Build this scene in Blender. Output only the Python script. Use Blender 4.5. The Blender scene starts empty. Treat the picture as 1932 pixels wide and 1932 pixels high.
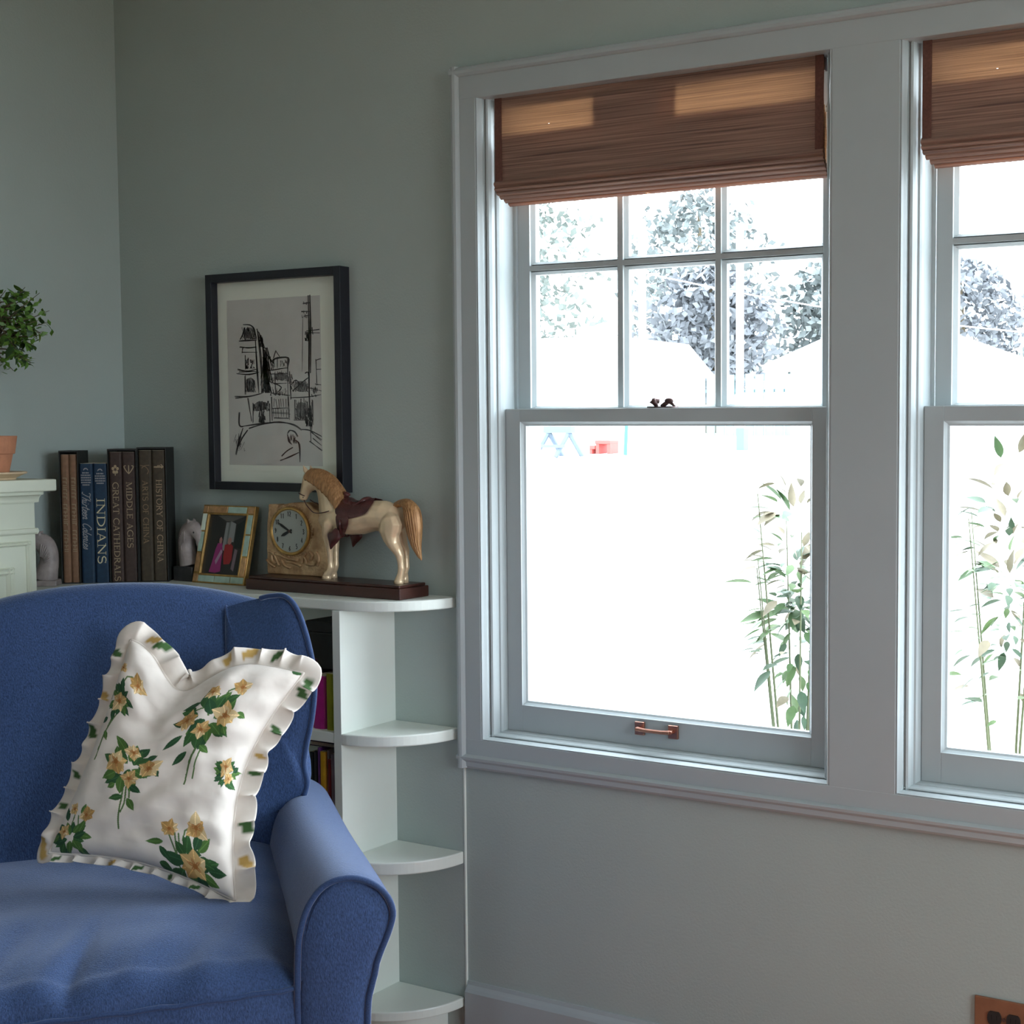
import bpy, bmesh, math, random
import numpy as np
from mathutils import Matrix, Vector, noise

sc = bpy.context.scene
COL = sc.collection
R = math.radians

# ---------------------------------------------------------------- camera
cd = bpy.data.cameras.new('camera')
cam = bpy.data.objects.new('camera', cd)
COL.objects.link(cam)
sc.camera = cam
F_PX, W_PX = 2600.0, 1932.0
cd.sensor_fit = 'HORIZONTAL'
cd.sensor_width = 36.0
cd.lens = 36.0 * F_PX / W_PX
cd.shift_x = (966.0 - 1449.0) / W_PX      # the photograph is the left part of a wider frame
cd.shift_y = 0.0
cd.clip_start = 0.05
cd.clip_end = 400
YAW, PITCH, ROLL = R(27.108), R(-3.3256), R(0.1077)
_f = Vector((-math.sin(YAW) * math.cos(PITCH), math.cos(YAW) * math.cos(PITCH), math.sin(PITCH)))
_r0 = Vector((math.cos(YAW), math.sin(YAW), 0))
_u0 = _r0.cross(_f)
_r = _r0 * math.cos(ROLL) + _u0 * math.sin(ROLL)
_u = -_r0 * math.sin(ROLL) + _u0 * math.cos(ROLL)
cam.matrix_world = Matrix(((_r.x, _u.x, -_f.x, 1.9867), (_r.y, _u.y, -_f.y, -2.4),
                           (_r.z, _u.z, -_f.z, 1.35), (0, 0, 0, 1)))

# ---------------------------------------------------------------- light
world = bpy.data.worlds.new('sky')
sc.world = world
world.use_nodes = True
_wn = world.node_tree.nodes
_wn['Background'].inputs['Color'].default_value = (0.84, 0.955, 1.06, 1)
_wn['Background'].inputs['Strength'].default_value = 13.0

sc.view_settings.view_transform = 'Standard'
sc.view_settings.look = 'None'
sc.view_settings.gamma = 1.0
sc.view_settings.use_curve_mapping = False
sc.view_settings.exposure = 0.0
sc.cycles.max_bounces = 10
sc.cycles.diffuse_bounces = 6
sc.cycles.transparent_max_bounces = 16
sc.cycles.caustics_reflective = False
sc.cycles.caustics_refractive = False
sc.cycles.use_denoising = True
sc.cycles.sample_clamp_indirect = 8.0


def portal(name, loc, rot, w, h):
    l = bpy.data.lights.new(name, 'AREA')
    l.shape = 'RECTANGLE'
    l.size, l.size_y = w, h
    l.cycles.is_portal = True
    o = bpy.data.objects.new(name, l)
    o.location = loc
    o.rotation_euler = rot
    COL.objects.link(o)


portal('window_portal', (0.48, 0.17, 1.37), (R(-90), 0, 0), 0.84, 1.45)
portal('window_portal', (1.456, 0.17, 1.37), (R(-90), 0, 0), 0.84, 1.45)
portal('window_portal', (2.432, 0.17, 1.37), (R(-90), 0, 0), 0.84, 1.45)  # over the added third window
portal('fill_opening_portal', (4.34, -1.5, 1.65), (R(90), 0, R(90)), 1.7, 1.3)  # over the opening added in the right wall
portal('fill_opening_portal', (2.6, -5.29, 1.4), (R(90), 0, 0), .4, 1.0)  # over the opening added in the front wall

# ---------------------------------------------------------------- helpers
INV = {}


def tag(o, label=None, cat=None, group=None, kind=None):
    if label: o['label'] = label
    if cat: o['category'] = cat
    if group: o['group'] = group
    if kind: o['kind'] = kind
    return o


def thing(name, label, cat, loc=(0, 0, 0), rotz=0.0, group=None, kind=None):
    o = bpy.data.objects.new(name, None)
    o.empty_display_size = 0.05
    o.location = loc
    o.rotation_euler = (0, 0, rotz)
    COL.objects.link(o)
    M = Matrix.Translation(Vector(loc)) @ Matrix.Rotation(rotz, 4, 'Z')
    INV[o.name] = M.inverted()
    return tag(o, label, cat, group, kind)


class MB:
    """collects shapes and links them as one mesh object"""

    def __init__(self):
        self.v, self.f = [], []

    def add(self, vs, fs):
        n = len(self.v)
        self.v += [tuple(p) for p in vs]
        self.f += [tuple(i + n for i in q) for q in fs]
        return self

    def box(self, x0, x1, y0, y1, z0, z1):
        v = [(x, y, z) for z in (z0, z1) for y in (y0, y1) for x in (x0, x1)]
        return self.add(v, [(0, 2, 3, 1), (4, 5, 7, 6), (0, 1, 5, 4), (2, 6, 7, 3), (0, 4, 6, 2), (1, 3, 7, 5)])

    def prism(self, poly, a0, a1, fn):
        """poly: 2-d outline; fn(u, v, a) -> point; a runs from a0 to a1"""
        n = len(poly)
        v = [fn(u, w, a0) for u, w in poly] + [fn(u, w, a1) for u, w in poly]
        f = [(i, (i + 1) % n, n + (i + 1) % n, n + i) for i in range(n)]
        f += [tuple(range(n))[::-1], tuple(range(n, 2 * n))]
        return self.add(v, f)

    def tube(self, pts, rad, seg=8, cap=True, flat=None):
        """rad: number or list of numbers or (rx, ry); rings across a path"""
        pts = [Vector(p) for p in pts]
        n = len(pts)
        if not isinstance(rad, (list,)): rad = [rad] * n
        vs, fs = [], []
        up = Vector((0.013, 0.99, 0.07)) if flat is None else Vector(flat)
        for i, p in enumerate(pts):
            t = (pts[min(i + 1, n - 1)] - pts[max(i - 1, 0)])
            t = t.normalized() if t.length > 1e-9 else Vector((0, 0, 1))
            a = up - t * up.dot(t)
            if a.length < 1e-3:
                a = Vector((1, 0, 0)) - t * t.x
            a.normalize()
            b = t.cross(a)
            ra, rb = rad[i] if isinstance(rad[i], tuple) else (rad[i], rad[i])
            for k in range(seg):
                q = 2 * math.pi * k / seg
                vs.append(p + a * (ra * math.cos(q)) + b * (rb * math.sin(q)))
        for i in range(n - 1):
            for k in range(seg):
                k2 = (k + 1) % seg
                fs.append((i * seg + k, i * seg + k2, (i + 1) * seg + k2, (i + 1) * seg + k))
        if cap:
            fs.append(tuple(range(seg))[::-1])
            fs.append(tuple((n - 1) * seg + k for k in range(seg)))
        return self.add(vs, fs)

    def lathe(self, prof, c=(0, 0, 0), seg=24):
        vs, fs = [], []
        n = len(prof)
        for r, z in prof:
            for k in range(seg):
                q = 2 * math.pi * k / seg
                vs.append((c[0] + r * math.cos(q), c[1] + r * math.sin(q), c[2] + z))
        for i in range(n - 1):
            for k in range(seg):
                k2 = (k + 1) % seg
                fs.append((i * seg + k, i * seg + k2, (i + 1) * seg + k2, (i + 1) * seg + k))
        fs.append(tuple(range(seg))[::-1])
        fs.append(tuple((n - 1) * seg + k for k in range(seg)))
        return self.add(vs, fs)

    def grid(self, nu, nv, fn, wrap=False):
        vs = [fn(i / (nu - 1), j / (nv - 1)) for j in range(nv) for i in range(nu)]
        fs = [(j * nu + i, j * nu + i + 1, (j + 1) * nu + i + 1, (j + 1) * nu + i)
              for j in range(nv - 1) for i in range(nu - 1)]
        return self.add(vs, fs)

    def ball(self, c, r, seg=12, rings=8):
        rx, ry, rz = r if isinstance(r, tuple) else (r, r, r)
        vs, fs = [(c[0], c[1], c[2] - rz)], []
        for j in range(1, rings):
            a = -math.pi / 2 + math.pi * j / rings
            for k in range(seg):
                q = 2 * math.pi * k / seg
                vs.append((c[0] + rx * math.cos(a) * math.cos(q), c[1] + ry * math.cos(a) * math.sin(q), c[2] + rz * math.sin(a)))
        vs.append((c[0], c[1], c[2] + rz))
        for k in range(seg):
            k2 = (k + 1) % seg
            fs.append((0, 1 + k2, 1 + k))
            for j in range(rings - 2):
                fs.append((1 + j * seg + k, 1 + j * seg + k2, 1 + (j + 1) * seg + k2, 1 + (j + 1) * seg + k))
            fs.append((1 + (rings - 2) * seg + k, 1 + (rings - 2) * seg + k2, len(vs) - 1))
        return self.add(vs, fs)

    def puff(self, outline, fn, hf, hb, rings=6, c=None, p=0.5):
        """a padded panel: closed 2-d outline, bulging hf to the front and hb to the back; fn(u, v, h)"""
        n = len(outline)
        if c is None:
            c = (sum(q[0] for q in outline) / n, sum(q[1] for q in outline) / n)
        for sgn, h in ((1, hf), (-1, hb)):
            vs, fs = [], []
            for r in range(rings):
                k = 1 - r / rings
                bul = h * (1 - k * k) ** p
                for u, w in outline:
                    vs.append(fn(c[0] + (u - c[0]) * k, c[1] + (w - c[1]) * k, sgn * bul))
            vs.append(fn(c[0], c[1], sgn * h))
            for r in range(rings - 1):
                for i in range(n):
                    i2 = (i + 1) % n
                    q = (r * n + i, r * n + i2, (r + 1) * n + i2, (r + 1) * n + i)
                    fs.append(q if sgn > 0 else q[::-1])
            for i in range(n):
                q = ((rings - 1) * n + i, (rings - 1) * n + (i + 1) % n, len(vs) - 1)
                fs.append(q if sgn > 0 else q[::-1])
            self.add(vs, fs)
        return self

    def mesh(self, name):
        me = bpy.data.meshes.new(name)
        me.from_pydata(self.v, [], self.f)
        return me

    def build(self, name, mat, parent=None, world=False, smooth=False, bevel=0.0, weld=False, subsurf=0, remesh=0.0,
              autosmooth=None, label=None, kind=None, solid=0.0):
        if world and parent is not None:
            root = parent
            while root.parent: root = root.parent
            M = INV[root.name]
            self.v = [tuple(M @ Vector(p)) for p in self.v]
        me = self.mesh(name)
        bm = bmesh.new()
        bm.from_mesh(me)
        if weld: bmesh.ops.remove_doubles(bm, verts=bm.verts, dist=1e-5)
        bmesh.ops.recalc_face_normals(bm, faces=bm.faces)
        if smooth:
            for f in bm.faces: f.smooth = True
        bm.to_mesh(me)
        bm.free()
        if mat: me.materials.append(mat)
        o = bpy.data.objects.new(name, me)
        COL.objects.link(o)
        if parent is not None: o.parent = parent
        if remesh:
            m = o.modifiers.new('r', 'REMESH'); m.mode = 'VOXEL'; m.voxel_size = remesh; m.use_smooth_shade = True
            m = o.modifiers.new('s', 'SMOOTH'); m.factor = 0.5; m.iterations = 6
            bake(o)
        if solid:
            m = o.modifiers.new('t', 'SOLIDIFY'); m.thickness = solid; m.offset = 0
        if bevel:
            m = o.modifiers.new('b', 'BEVEL'); m.width = bevel; m.segments = 2; m.limit_method = 'ANGLE'; m.angle_limit = R(40)
        if subsurf:
            m = o.modifiers.new('u', 'SUBSURF'); m.levels = subsurf; m.render_levels = subsurf
        if label: o['label'] = label
        if kind: o['kind'] = kind
        return o


def bake(o):
    dg = bpy.context.evaluated_depsgraph_get()
    me = bpy.data.meshes.new_from_object(o.evaluated_get(dg))
    mats = [s for s in o.data.materials]
    o.modifiers.clear()
    o.data = me
    if not me.materials:
        for m in mats: me.materials.append(m)
    for p in me.polygons: p.use_smooth = True


def spline(pts, n=8, closed=False):
    """Catmull-Rom through 2-d or 3-d points"""
    P = [Vector(tuple(p) + (0,) * (3 - len(p))) for p in pts]
    out = []
    m = len(P)
    rng = range(m) if closed else range(m - 1)
    for i in rng:
        a, b, c, d = (P[(i + k) % m] if closed else P[min(max(i + k, 0), m - 1)] for k in (-1, 0, 1, 2))
        for k in range(n):
            t = k / n
            q = 0.5 * ((2 * b) + (c - a) * t + (2 * a - 5 * b + 4 * c - d) * t * t + (3 * b - a - 3 * c + d) * t ** 3)
            out.append(tuple(q[:len(pts[0])]))
    if not closed: out.append(tuple(P[-1][:len(pts[0])]))
    return out


def lerp(a, b, t): return a + (b - a) * t


def sstep(a, b, x):
    t = min(max((x - a) / (b - a), 0), 1)
    return t * t * (3 - 2 * t)


# ---------------------------------------------------------------- materials
def mat(name, col, rough=0.6, metal=0.0, vary=0.0, scale=20.0, bump=0.0, bscale=60.0, col2=None, stretch=None, sheen=0.0,
        spec=0.5, detail=4.0, attr=None, coat=0.0):
    m = bpy.data.materials.new(name)
    m.use_nodes = True
    nt = m.node_tree
    b = nt.nodes['Principled BSDF']
    b.inputs['Base Color'].default_value = (*col, 1)
    b.inputs['Roughness'].default_value = rough
    b.inputs['Metallic'].default_value = metal
    b.inputs['Specular IOR Level'].default_value = spec
    if sheen:
        b.inputs['Sheen Weight'].default_value = sheen
        b.inputs['Sheen Roughness'].default_value = 0.35
        b.inputs['Sheen Tint'].default_value = (0.72, 0.80, 1.0, 1)
    if coat: b.inputs['Coat Weight'].default_value = coat
    tc = nt.nodes.new('ShaderNodeTexCoord')
    mp = nt.nodes.new('ShaderNodeMapping')
    nt.links.new(tc.outputs['Object'], mp.inputs['Vector'])
    if stretch: mp.inputs['Scale'].default_value = stretch
    src = None
    if attr:
        at = nt.nodes.new('ShaderNodeAttribute')
        at.attribute_name = attr
        src = at.outputs['Color']
        nt.links.new(src, b.inputs['Base Color'])
    if vary or col2:
        nz = nt.nodes.new('ShaderNodeTexNoise')
        nz.inputs['Scale'].default_value = scale
        nz.inputs['Detail'].default_value = detail
        nt.links.new(mp.outputs['Vector'], nz.inputs['Vector'])
        mx = nt.nodes.new('ShaderNodeMix')
        mx.data_type = 'RGBA'
        c2 = col2 if col2 else tuple(c * (1 - vary) for c in col)
        c1 = col if col2 else tuple(min(1, c * (1 + vary)) for c in col)
        mx.inputs[6].default_value = (*c1, 1)
        mx.inputs[7].default_value = (*c2, 1)
        rp = nt.nodes.new('ShaderNodeMapRange')
        rp.inputs[1].default_value = 0.32
        rp.inputs[2].default_value = 0.68
        nt.links.new(nz.outputs['Fac'], rp.inputs[0])
        nt.links.new(rp.outputs[0], mx.inputs[0])
        nt.links.new(mx.outputs[2], b.inputs['Base Color'])
    if bump:
        n2 = nt.nodes.new('ShaderNodeTexNoise')
        n2.inputs['Scale'].default_value = bscale
        n2.inputs['Detail'].default_value = 3
        nt.links.new(mp.outputs['Vector'], n2.inputs['Vector'])
        bp = nt.nodes.new('ShaderNodeBump')
        bp.inputs['Strength'].default_value = 1.0
        bp.inputs['Distance'].default_value = bump
        nt.links.new(n2.outputs['Fac'], bp.inputs['Height'])
        nt.links.new(bp.outputs['Normal'], b.inputs['Normal'])
    return m


def glass_mat(name, tint=(1, 1, 1), gloss=0.06):
    m = bpy.data.materials.new(name)
    m.use_nodes = True
    nt = m.node_tree
    nt.nodes.remove(nt.nodes['Principled BSDF'])
    out = nt.nodes['Material Output']
    tr = nt.nodes.new('ShaderNodeBsdfTransparent')
    tr.inputs['Color'].default_value = (*tint, 1)
    gl = nt.nodes.new('ShaderNodeBsdfGlossy')
    gl.inputs['Roughness'].default_value = 0.02
    mx = nt.nodes.new('ShaderNodeMixShader')
    mx.inputs[0].default_value = gloss / 2
    nt.links.new(tr.outputs[0], mx.inputs[1])
    nt.links.new(gl.outputs[0], mx.inputs[2])
    nt.links.new(mx.outputs[0], out.inputs['Surface'])
    return m


def blind_mat(name, through):
    """woven reeds: brown, stretched grain, lets light through"""
    m = bpy.data.materials.new(name)
    m.use_nodes = True
    nt = m.node_tree
    b = nt.nodes['Principled BSDF']
    out = nt.nodes['Material Output']
    tc = nt.nodes.new('ShaderNodeTexCoord')
    mp = nt.nodes.new('ShaderNodeMapping')
    mp.inputs['Scale'].default_value = (3.0, 3.0, 330.0)
    nt.links.new(tc.outputs['Object'], mp.inputs['Vector'])
    nz = nt.nodes.new('ShaderNodeTexNoise')
    nz.inputs['Scale'].default_value = 1.0
    nz.inputs['Detail'].default_value = 5
    nt.links.new(mp.outputs['Vector'], nz.inputs['Vector'])
    rp = nt.nodes.new('ShaderNodeValToRGB')
    rp.color_ramp.elements[0].position = 0.30
    rp.color_ramp.elements[0].color = (0.105, 0.058, 0.046, 1)
    rp.color_ramp.elements[1].position = 0.70
    rp.color_ramp.elements[1].color = (0.38, 0.220, 0.155, 1)
    nt.links.new(nz.outputs['Fac'], rp.inputs[0])
    nt.links.new(rp.outputs[0], b.inputs['Base Color'])
    b.inputs['Roughness'].default_value = 0.7
    bp = nt.nodes.new('ShaderNodeBump')
    bp.inputs['Distance'].default_value = 0.002
    nt.links.new(nz.outputs['Fac'], bp.inputs['Height'])
    nt.links.new(bp.outputs['Normal'], b.inputs['Normal'])
    tl = nt.nodes.new('ShaderNodeBsdfTranslucent')
    mixc = nt.nodes.new('ShaderNodeMix')
    mixc.data_type = 'RGBA'
    mixc.inputs[6].default_value = (0.40 * through, 0.17 * through, 0.075 * through, 1)
    mixc.inputs[7].default_value = (0.85 * through, 0.42 * through, 0.17 * through, 1)
    nt.links.new(nz.outputs['Fac'], mixc.inputs[0])
    nt.links.new(mixc.outputs[2], tl.inputs['Color'])
    ad = nt.nodes.new('ShaderNodeAddShader')
    nt.links.new(b.outputs[0], ad.inputs[0])
    nt.links.new(tl.outputs[0], ad.inputs[1])
    # rare gaps between the reeds
    n3 = nt.nodes.new('ShaderNodeTexNoise')
    n3.inputs['Scale'].default_value = 1.0
    mp3 = nt.nodes.new('ShaderNodeMapping')
    mp3.inputs['Scale'].default_value = (30.0, 30.0, 260.0)
    mp3.inputs['Location'].default_value = (3.1, 0, 7.7)
    nt.links.new(tc.outputs['Object'], mp3.inputs['Vector'])
    nt.links.new(mp3.outputs['Vector'], n3.inputs['Vector'])
    th = nt.nodes.new('ShaderNodeMath')
    th.operation = 'GREATER_THAN'
    th.inputs[1].default_value = 0.775
    nt.links.new(n3.outputs['Fac'], th.inputs[0])
    tp = nt.nodes.new('ShaderNodeBsdfTransparent')
    mx = nt.nodes.new('ShaderNodeMixShader')
    nt.links.new(th.outputs[0], mx.inputs[0])
    nt.links.new(ad.outputs[0], mx.inputs[1])
    nt.links.new(tp.outputs[0], mx.inputs[2])
    nt.links.new(mx.outputs[0], out.inputs['Surface'])
    return m


M = {}
M['wall'] = mat('wall_paint', (0.405, 0.465, 0.435), 0.75, bump=0.0006, bscale=180, vary=0.02, scale=3)
M['trim'] = mat('trim_paint', (0.42, 0.465, 0.47), 0.42, vary=0.02, scale=6)
M['ceiling'] = mat('ceiling_paint', (0.72, 0.74, 0.72), 0.8)
M['shelf'] = mat('bookcase_paint', (0.76, 0.80, 0.74), 0.38, vary=0.02, scale=8)
M['mantel'] = mat('mantel_paint', (0.70, 0.735, 0.60), 0.45, vary=0.03, scale=9)
M['floor'] = mat('floor_wood', (0.48, 0.20, 0.125), 0.4, vary=0.25, scale=4, stretch=(1, 12, 1))
M['glass'] = glass_mat('window_glass')
M['pglass'] = glass_mat('picture_glass')
M['copper'] = mat('copper', (0.45, 0.22, 0.16), 0.35, metal=1.0)
M['bronze'] = mat('dark_bronze', (0.10, 0.06, 0.055), 0.4, metal=0.6)
M['blind'] = blind_mat('woven_reed', 0.10)
M['blind2'] = blind_mat('woven_reed_fold', 0.16)
M['blind3'] = blind_mat('woven_reed_loop', 0.24)
M['tape'] = mat('blind_tape', (0.13, 0.05, 0.035), 0.8, vary=0.2, scale=200)
M['denim'] = mat('blue_linen', (0.036, 0.068, 0.160), 0.75, vary=0.30, scale=420, bump=0.0012, bscale=500, sheen=0.5, stretch=(1, 1, 0.45), spec=0.2)
M['piping'] = mat('blue_linen_piping', (0.028, 0.055, 0.135), 0.75, vary=0.2, scale=500, sheen=0.8, spec=0.2)
M['print'] = mat('printed_linen', (0.8, 0.75, 0.68), 0.9, attr='print', bump=0.006, bscale=13, sheen=0.1, spec=0.15)
M['terracotta'] = mat('terracotta', (0.55, 0.24, 0.13), 0.8, vary=0.12, scale=40, bump=0.0006, bscale=200)
M['saucer'] = mat('pale_saucer', (0.72, 0.55, 0.36), 0.6, vary=0.08, scale=30)
M['soil'] = mat('soil', (0.05, 0.035, 0.025), 0.95, bump=0.004, bscale=80)
M['bark'] = mat('bark', (0.09, 0.07, 0.04), 0.9, vary=0.3, scale=60)
M['leaf'] = mat('leaf_green', (0.095, 0.21, 0.03), 0.5, vary=0.35, scale=60)
M['leafl'] = mat('leaf_light', (0.27, 0.42, 0.07), 0.5, vary=0.25, scale=60)
M['leafd'] = mat('leaf_dark', (0.03, 0.075, 0.022), 0.5, vary=0.3, scale=60)
M['tan'] = mat('tan_cloth', (0.23, 0.125, 0.07), 0.75, vary=0.12, scale=90)
M['blueb'] = mat('blue_cloth', (0.009, 0.034, 0.070), 0.7, vary=0.15, scale=90)
M['brownb'] = mat('brown_cloth', (0.050, 0.030, 0.023), 0.7, vary=0.2, scale=90)
M['olive'] = mat('olive_brown_cloth', (0.050, 0.037, 0.021), 0.7, vary=0.2, scale=90)
M['slip'] = mat('black_slipcase', (0.016, 0.018, 0.016), 0.6, vary=0.2, scale=60)
M['pages'] = mat('pages', (0.55, 0.48, 0.36), 0.9, vary=0.1, scale=300, stretch=(1, 0.1, 0.1))
M['gold'] = mat('gold_stamp', (0.36, 0.275, 0.165), 0.5, metal=0.15)
M['goldl'] = mat('pale_gold_stamp', (0.62, 0.56, 0.36), 0.5, metal=0.1)
M['silver'] = mat('silver_stamp', (0.30, 0.30, 0.31), 0.5)
M['stone'] = mat('grey_alabaster', (0.34, 0.29, 0.275), 0.5, vary=0.25, scale=35, bump=0.001, bscale=90)
M['stoned'] = mat('dark_stone', (0.035, 0.035, 0.035), 0.5, vary=0.3, scale=40)
M['blackf'] = mat('black_frame', (0.010, 0.011, 0.017), 0.45)
M['matboard'] = mat('cream_mat', (0.80, 0.83, 0.72), 0.9)
M['paper'] = mat('grey_paper', (0.56, 0.55, 0.51), 0.95, vary=0.06, scale=12)
M['ink'] = mat('ink', (0.055, 0.05, 0.05), 0.9, vary=0.4, scale=90)
M['inkl'] = mat('ink_wash', (0.19, 0.185, 0.175), 0.9, vary=0.25, scale=60)
M['brass'] = mat('aged_brass', (0.50, 0.30, 0.10), 0.38, metal=0.75, vary=0.2, scale=60)
M['tgold'] = mat('gold_tile', (0.62, 0.36, 0.17), 0.3, metal=0.5, vary=0.2, scale=80)
M['taqua'] = mat('aqua_tile', (0.42, 0.56, 0.47), 0.2, vary=0.1, scale=60)
M['tpale'] = mat('pale_tile', (0.80, 0.88, 0.74), 0.15)
M['horse'] = mat('cream_gilt', (0.80, 0.60, 0.38), 0.30, metal=0.25, vary=0.14, scale=22)
M['mane'] = mat('brown_mane', (0.50, 0.27, 0.11), 0.4, metal=0.25, col2=(0.26, 0.12, 0.045), scale=9, stretch=(26, 26, 3), bump=0.0015, bscale=9)
M['saddle'] = mat('maroon_saddle', (0.085, 0.022, 0.020), 0.35, vary=0.35, scale=40, bump=0.0006, bscale=150)
M['mahog'] = mat('mahogany', (0.032, 0.010, 0.008), 0.28, col2=(0.060, 0.020, 0.013), scale=4, stretch=(1, 6, 8))
M['clock'] = mat('gilt_case', (0.62, 0.41, 0.22), 0.42, metal=0.25, col2=(0.36, 0.20, 0.09), scale=38, bump=0.0035, bscale=70)
M['dial'] = mat('dial', (0.36, 0.38, 0.34), 0.5)
M['black'] = mat('black', (0.015, 0.015, 0.015), 0.5)
M['outlet'] = mat('brown_plate', (0.24, 0.10, 0.05), 0.4, vary=0.1, scale=40)


def flat(name, col, rough=0.7): return mat(name, col, rough)


# ---------------------------------------------------------------- stroke lettering
def ribbon(mb, pts, w, fn, w2=None):
    """flat stroke along 2-d points"""
    n = len(pts)
    L, Rr = [], []
    for i in range(n):
        a, b = pts[max(i - 1, 0)], pts[min(i + 1, n - 1)]
        dx, dy = b[0] - a[0], b[1] - a[1]
        l = math.hypot(dx, dy) or 1
        ww = (w(i / (n - 1)) if callable(w) else w) / 2
        L.append((pts[i][0] - dy / l * ww, pts[i][1] + dx / l * ww))
        Rr.append((pts[i][0] + dy / l * ww, pts[i][1] - dx / l * ww))
    vs = [fn(*p) for p in L] + [fn(*p) for p in Rr]
    mb.add(vs, [(i, i + 1, n + i + 1, n + i) for i in range(n - 1)])


def arc(cx, cy, rx, ry, a0, a1, n=14):
    return [(cx + rx * math.cos(R(lerp(a0, a1, i / n))), cy + ry * math.sin(R(lerp(a0, a1, i / n)))) for i in range(n + 1)]


TK, TN = 0.15, 0.07      # thick and thin strokes of the serif capitals


def stem(x, y0=0.0, y1=1.0, s=True):
    q = [([(x, y0), (x, y1)], TK)]
    if s: q += [([(x - .15, y + (.025 if y == 0 else -.025)), (x + .15, y + (.025 if y == 0 else -.025))], .05) for y in (y0, y1) if y in (0.0, 1.0)]
    return q


def bow(cx, cy, rx, ry, a0, a1): return [(arc(cx, cy, rx, ry, a0, a1), lambda t: TN + (TK - TN) * math.sin(math.pi * t))]


def serif(x, y, w=.13): return [([(x - w, y), (x + w, y)], .05)]


GLY = {
    'I': (.34, stem(.17)),
    'H': (.86, stem(.17) + stem(.69) + [([(.17, .52), (.69, .52)], TN)]),
    'L': (.66, stem(.17) + [([(.17, .03), (.6, .03)], TN), ([(.59, 0), (.6, .25)], TN)]),
    'T': (.72, stem(.36) + [([(.04, .965), (.68, .965)], TN), ([(.06, .97), (.05, .75)], .06), ([(.66, .97), (.67, .75)], .06)]),
    'E': (.66, stem(.17) + [([(.17, .03), (.6, .03)], TN), ([(.17, .97), (.58, .97)], TN), ([(.17, .52), (.46, .52)], TN), ([(.59, 0), (.6, .22)], .06), ([(.57, 1), (.57, .8)], .06), ([(.46, .42), (.46, .62)], .06)]),
    'F': (.6, stem(.17) + [([(.17, .97), (.58, .97)], TN), ([(.17, .52), (.44, .52)], TN), ([(.57, 1), (.57, .8)], .06)]),
    'D': (.84, stem(.17) + bow(.2, .5, .56, .47, 90, -90)),
    'R': (.78, stem(.17) + bow(.2, .74, .38, .23, 90, -90) + [([(.36, .5), (.70, .0)], TK), ([(.62, .025), (.8, .025)], .05)]),
    'O': (.9, [(arc(.45, .5, .37, .47, 0, 360, 28), lambda t: TN + (TK - TN) * abs(math.cos(2 * math.pi * t)))]),
    'C': (.82, [(arc(.46, .5, .38, .47, 40, 320, 22), lambda t: TN + (TK - TN) * math.sin(math.pi * t)), ([(.75, .72), (.76, .98)], .06), ([(.74, .2), (.78, .3)], .06)]),
    'G': (.88, [(arc(.46, .5, .38, .47, 45, 315, 22), lambda t: TN + (TK - TN) * math.sin(math.pi * t)), ([(.75, .72), (.76, .98)], .06), ([(.75, .05), (.75, .42)], TK)] + serif(.73, .43)),
    'S': (.62, [(arc(.31, .74, .22, .23, 35, 270, 14) + arc(.31, .26, .24, .25, 90, -145, 14)[1:], lambda t: TN + (TK - TN) * math.sin(math.pi * t)), ([(.52, .78), (.53, .98)], .05), ([(.08, .02), (.09, .26)], .05)]),
    'A': (.82, [([(.41, 1), (.12, 0)], TN), ([(.39, 1), (.70, 0)], TK), ([(.22, .34), (.58, .34)], TN)] + serif(.12, .025) + serif(.70, .025)),
    'N': (.9, [([(.17, 0), (.17, 1)], TN), ([(.73, 0), (.73, 1)], TN), ([(.15, .98), (.74, .02)], TK)] + serif(.17, .025) + serif(.73, .975) + serif(.1, .975, .08)),
    'M': (1.05, [([(.16, 0), (.2, 1)], TN), ([(.87, 0), (.85, 1)], TK), ([(.2, 1), (.52, .05)], TK), ([(.52, .05), (.85, 1)], TN)] + serif(.16, .025) + serif(.87, .025) + serif(.15, .975, .1) + serif(.9, .975, .1)),
    'Y': (.8, [([(.08, 1), (.40, .48)], TK), ([(.72, 1), (.40, .48)], TN)] + [([(.40, .5), (.40, 0)], TK)] + serif(.40, .025) + serif(.1, .975) + serif(.7, .975)),
    ' ': (.42, []),
}
_sl = .22
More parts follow.
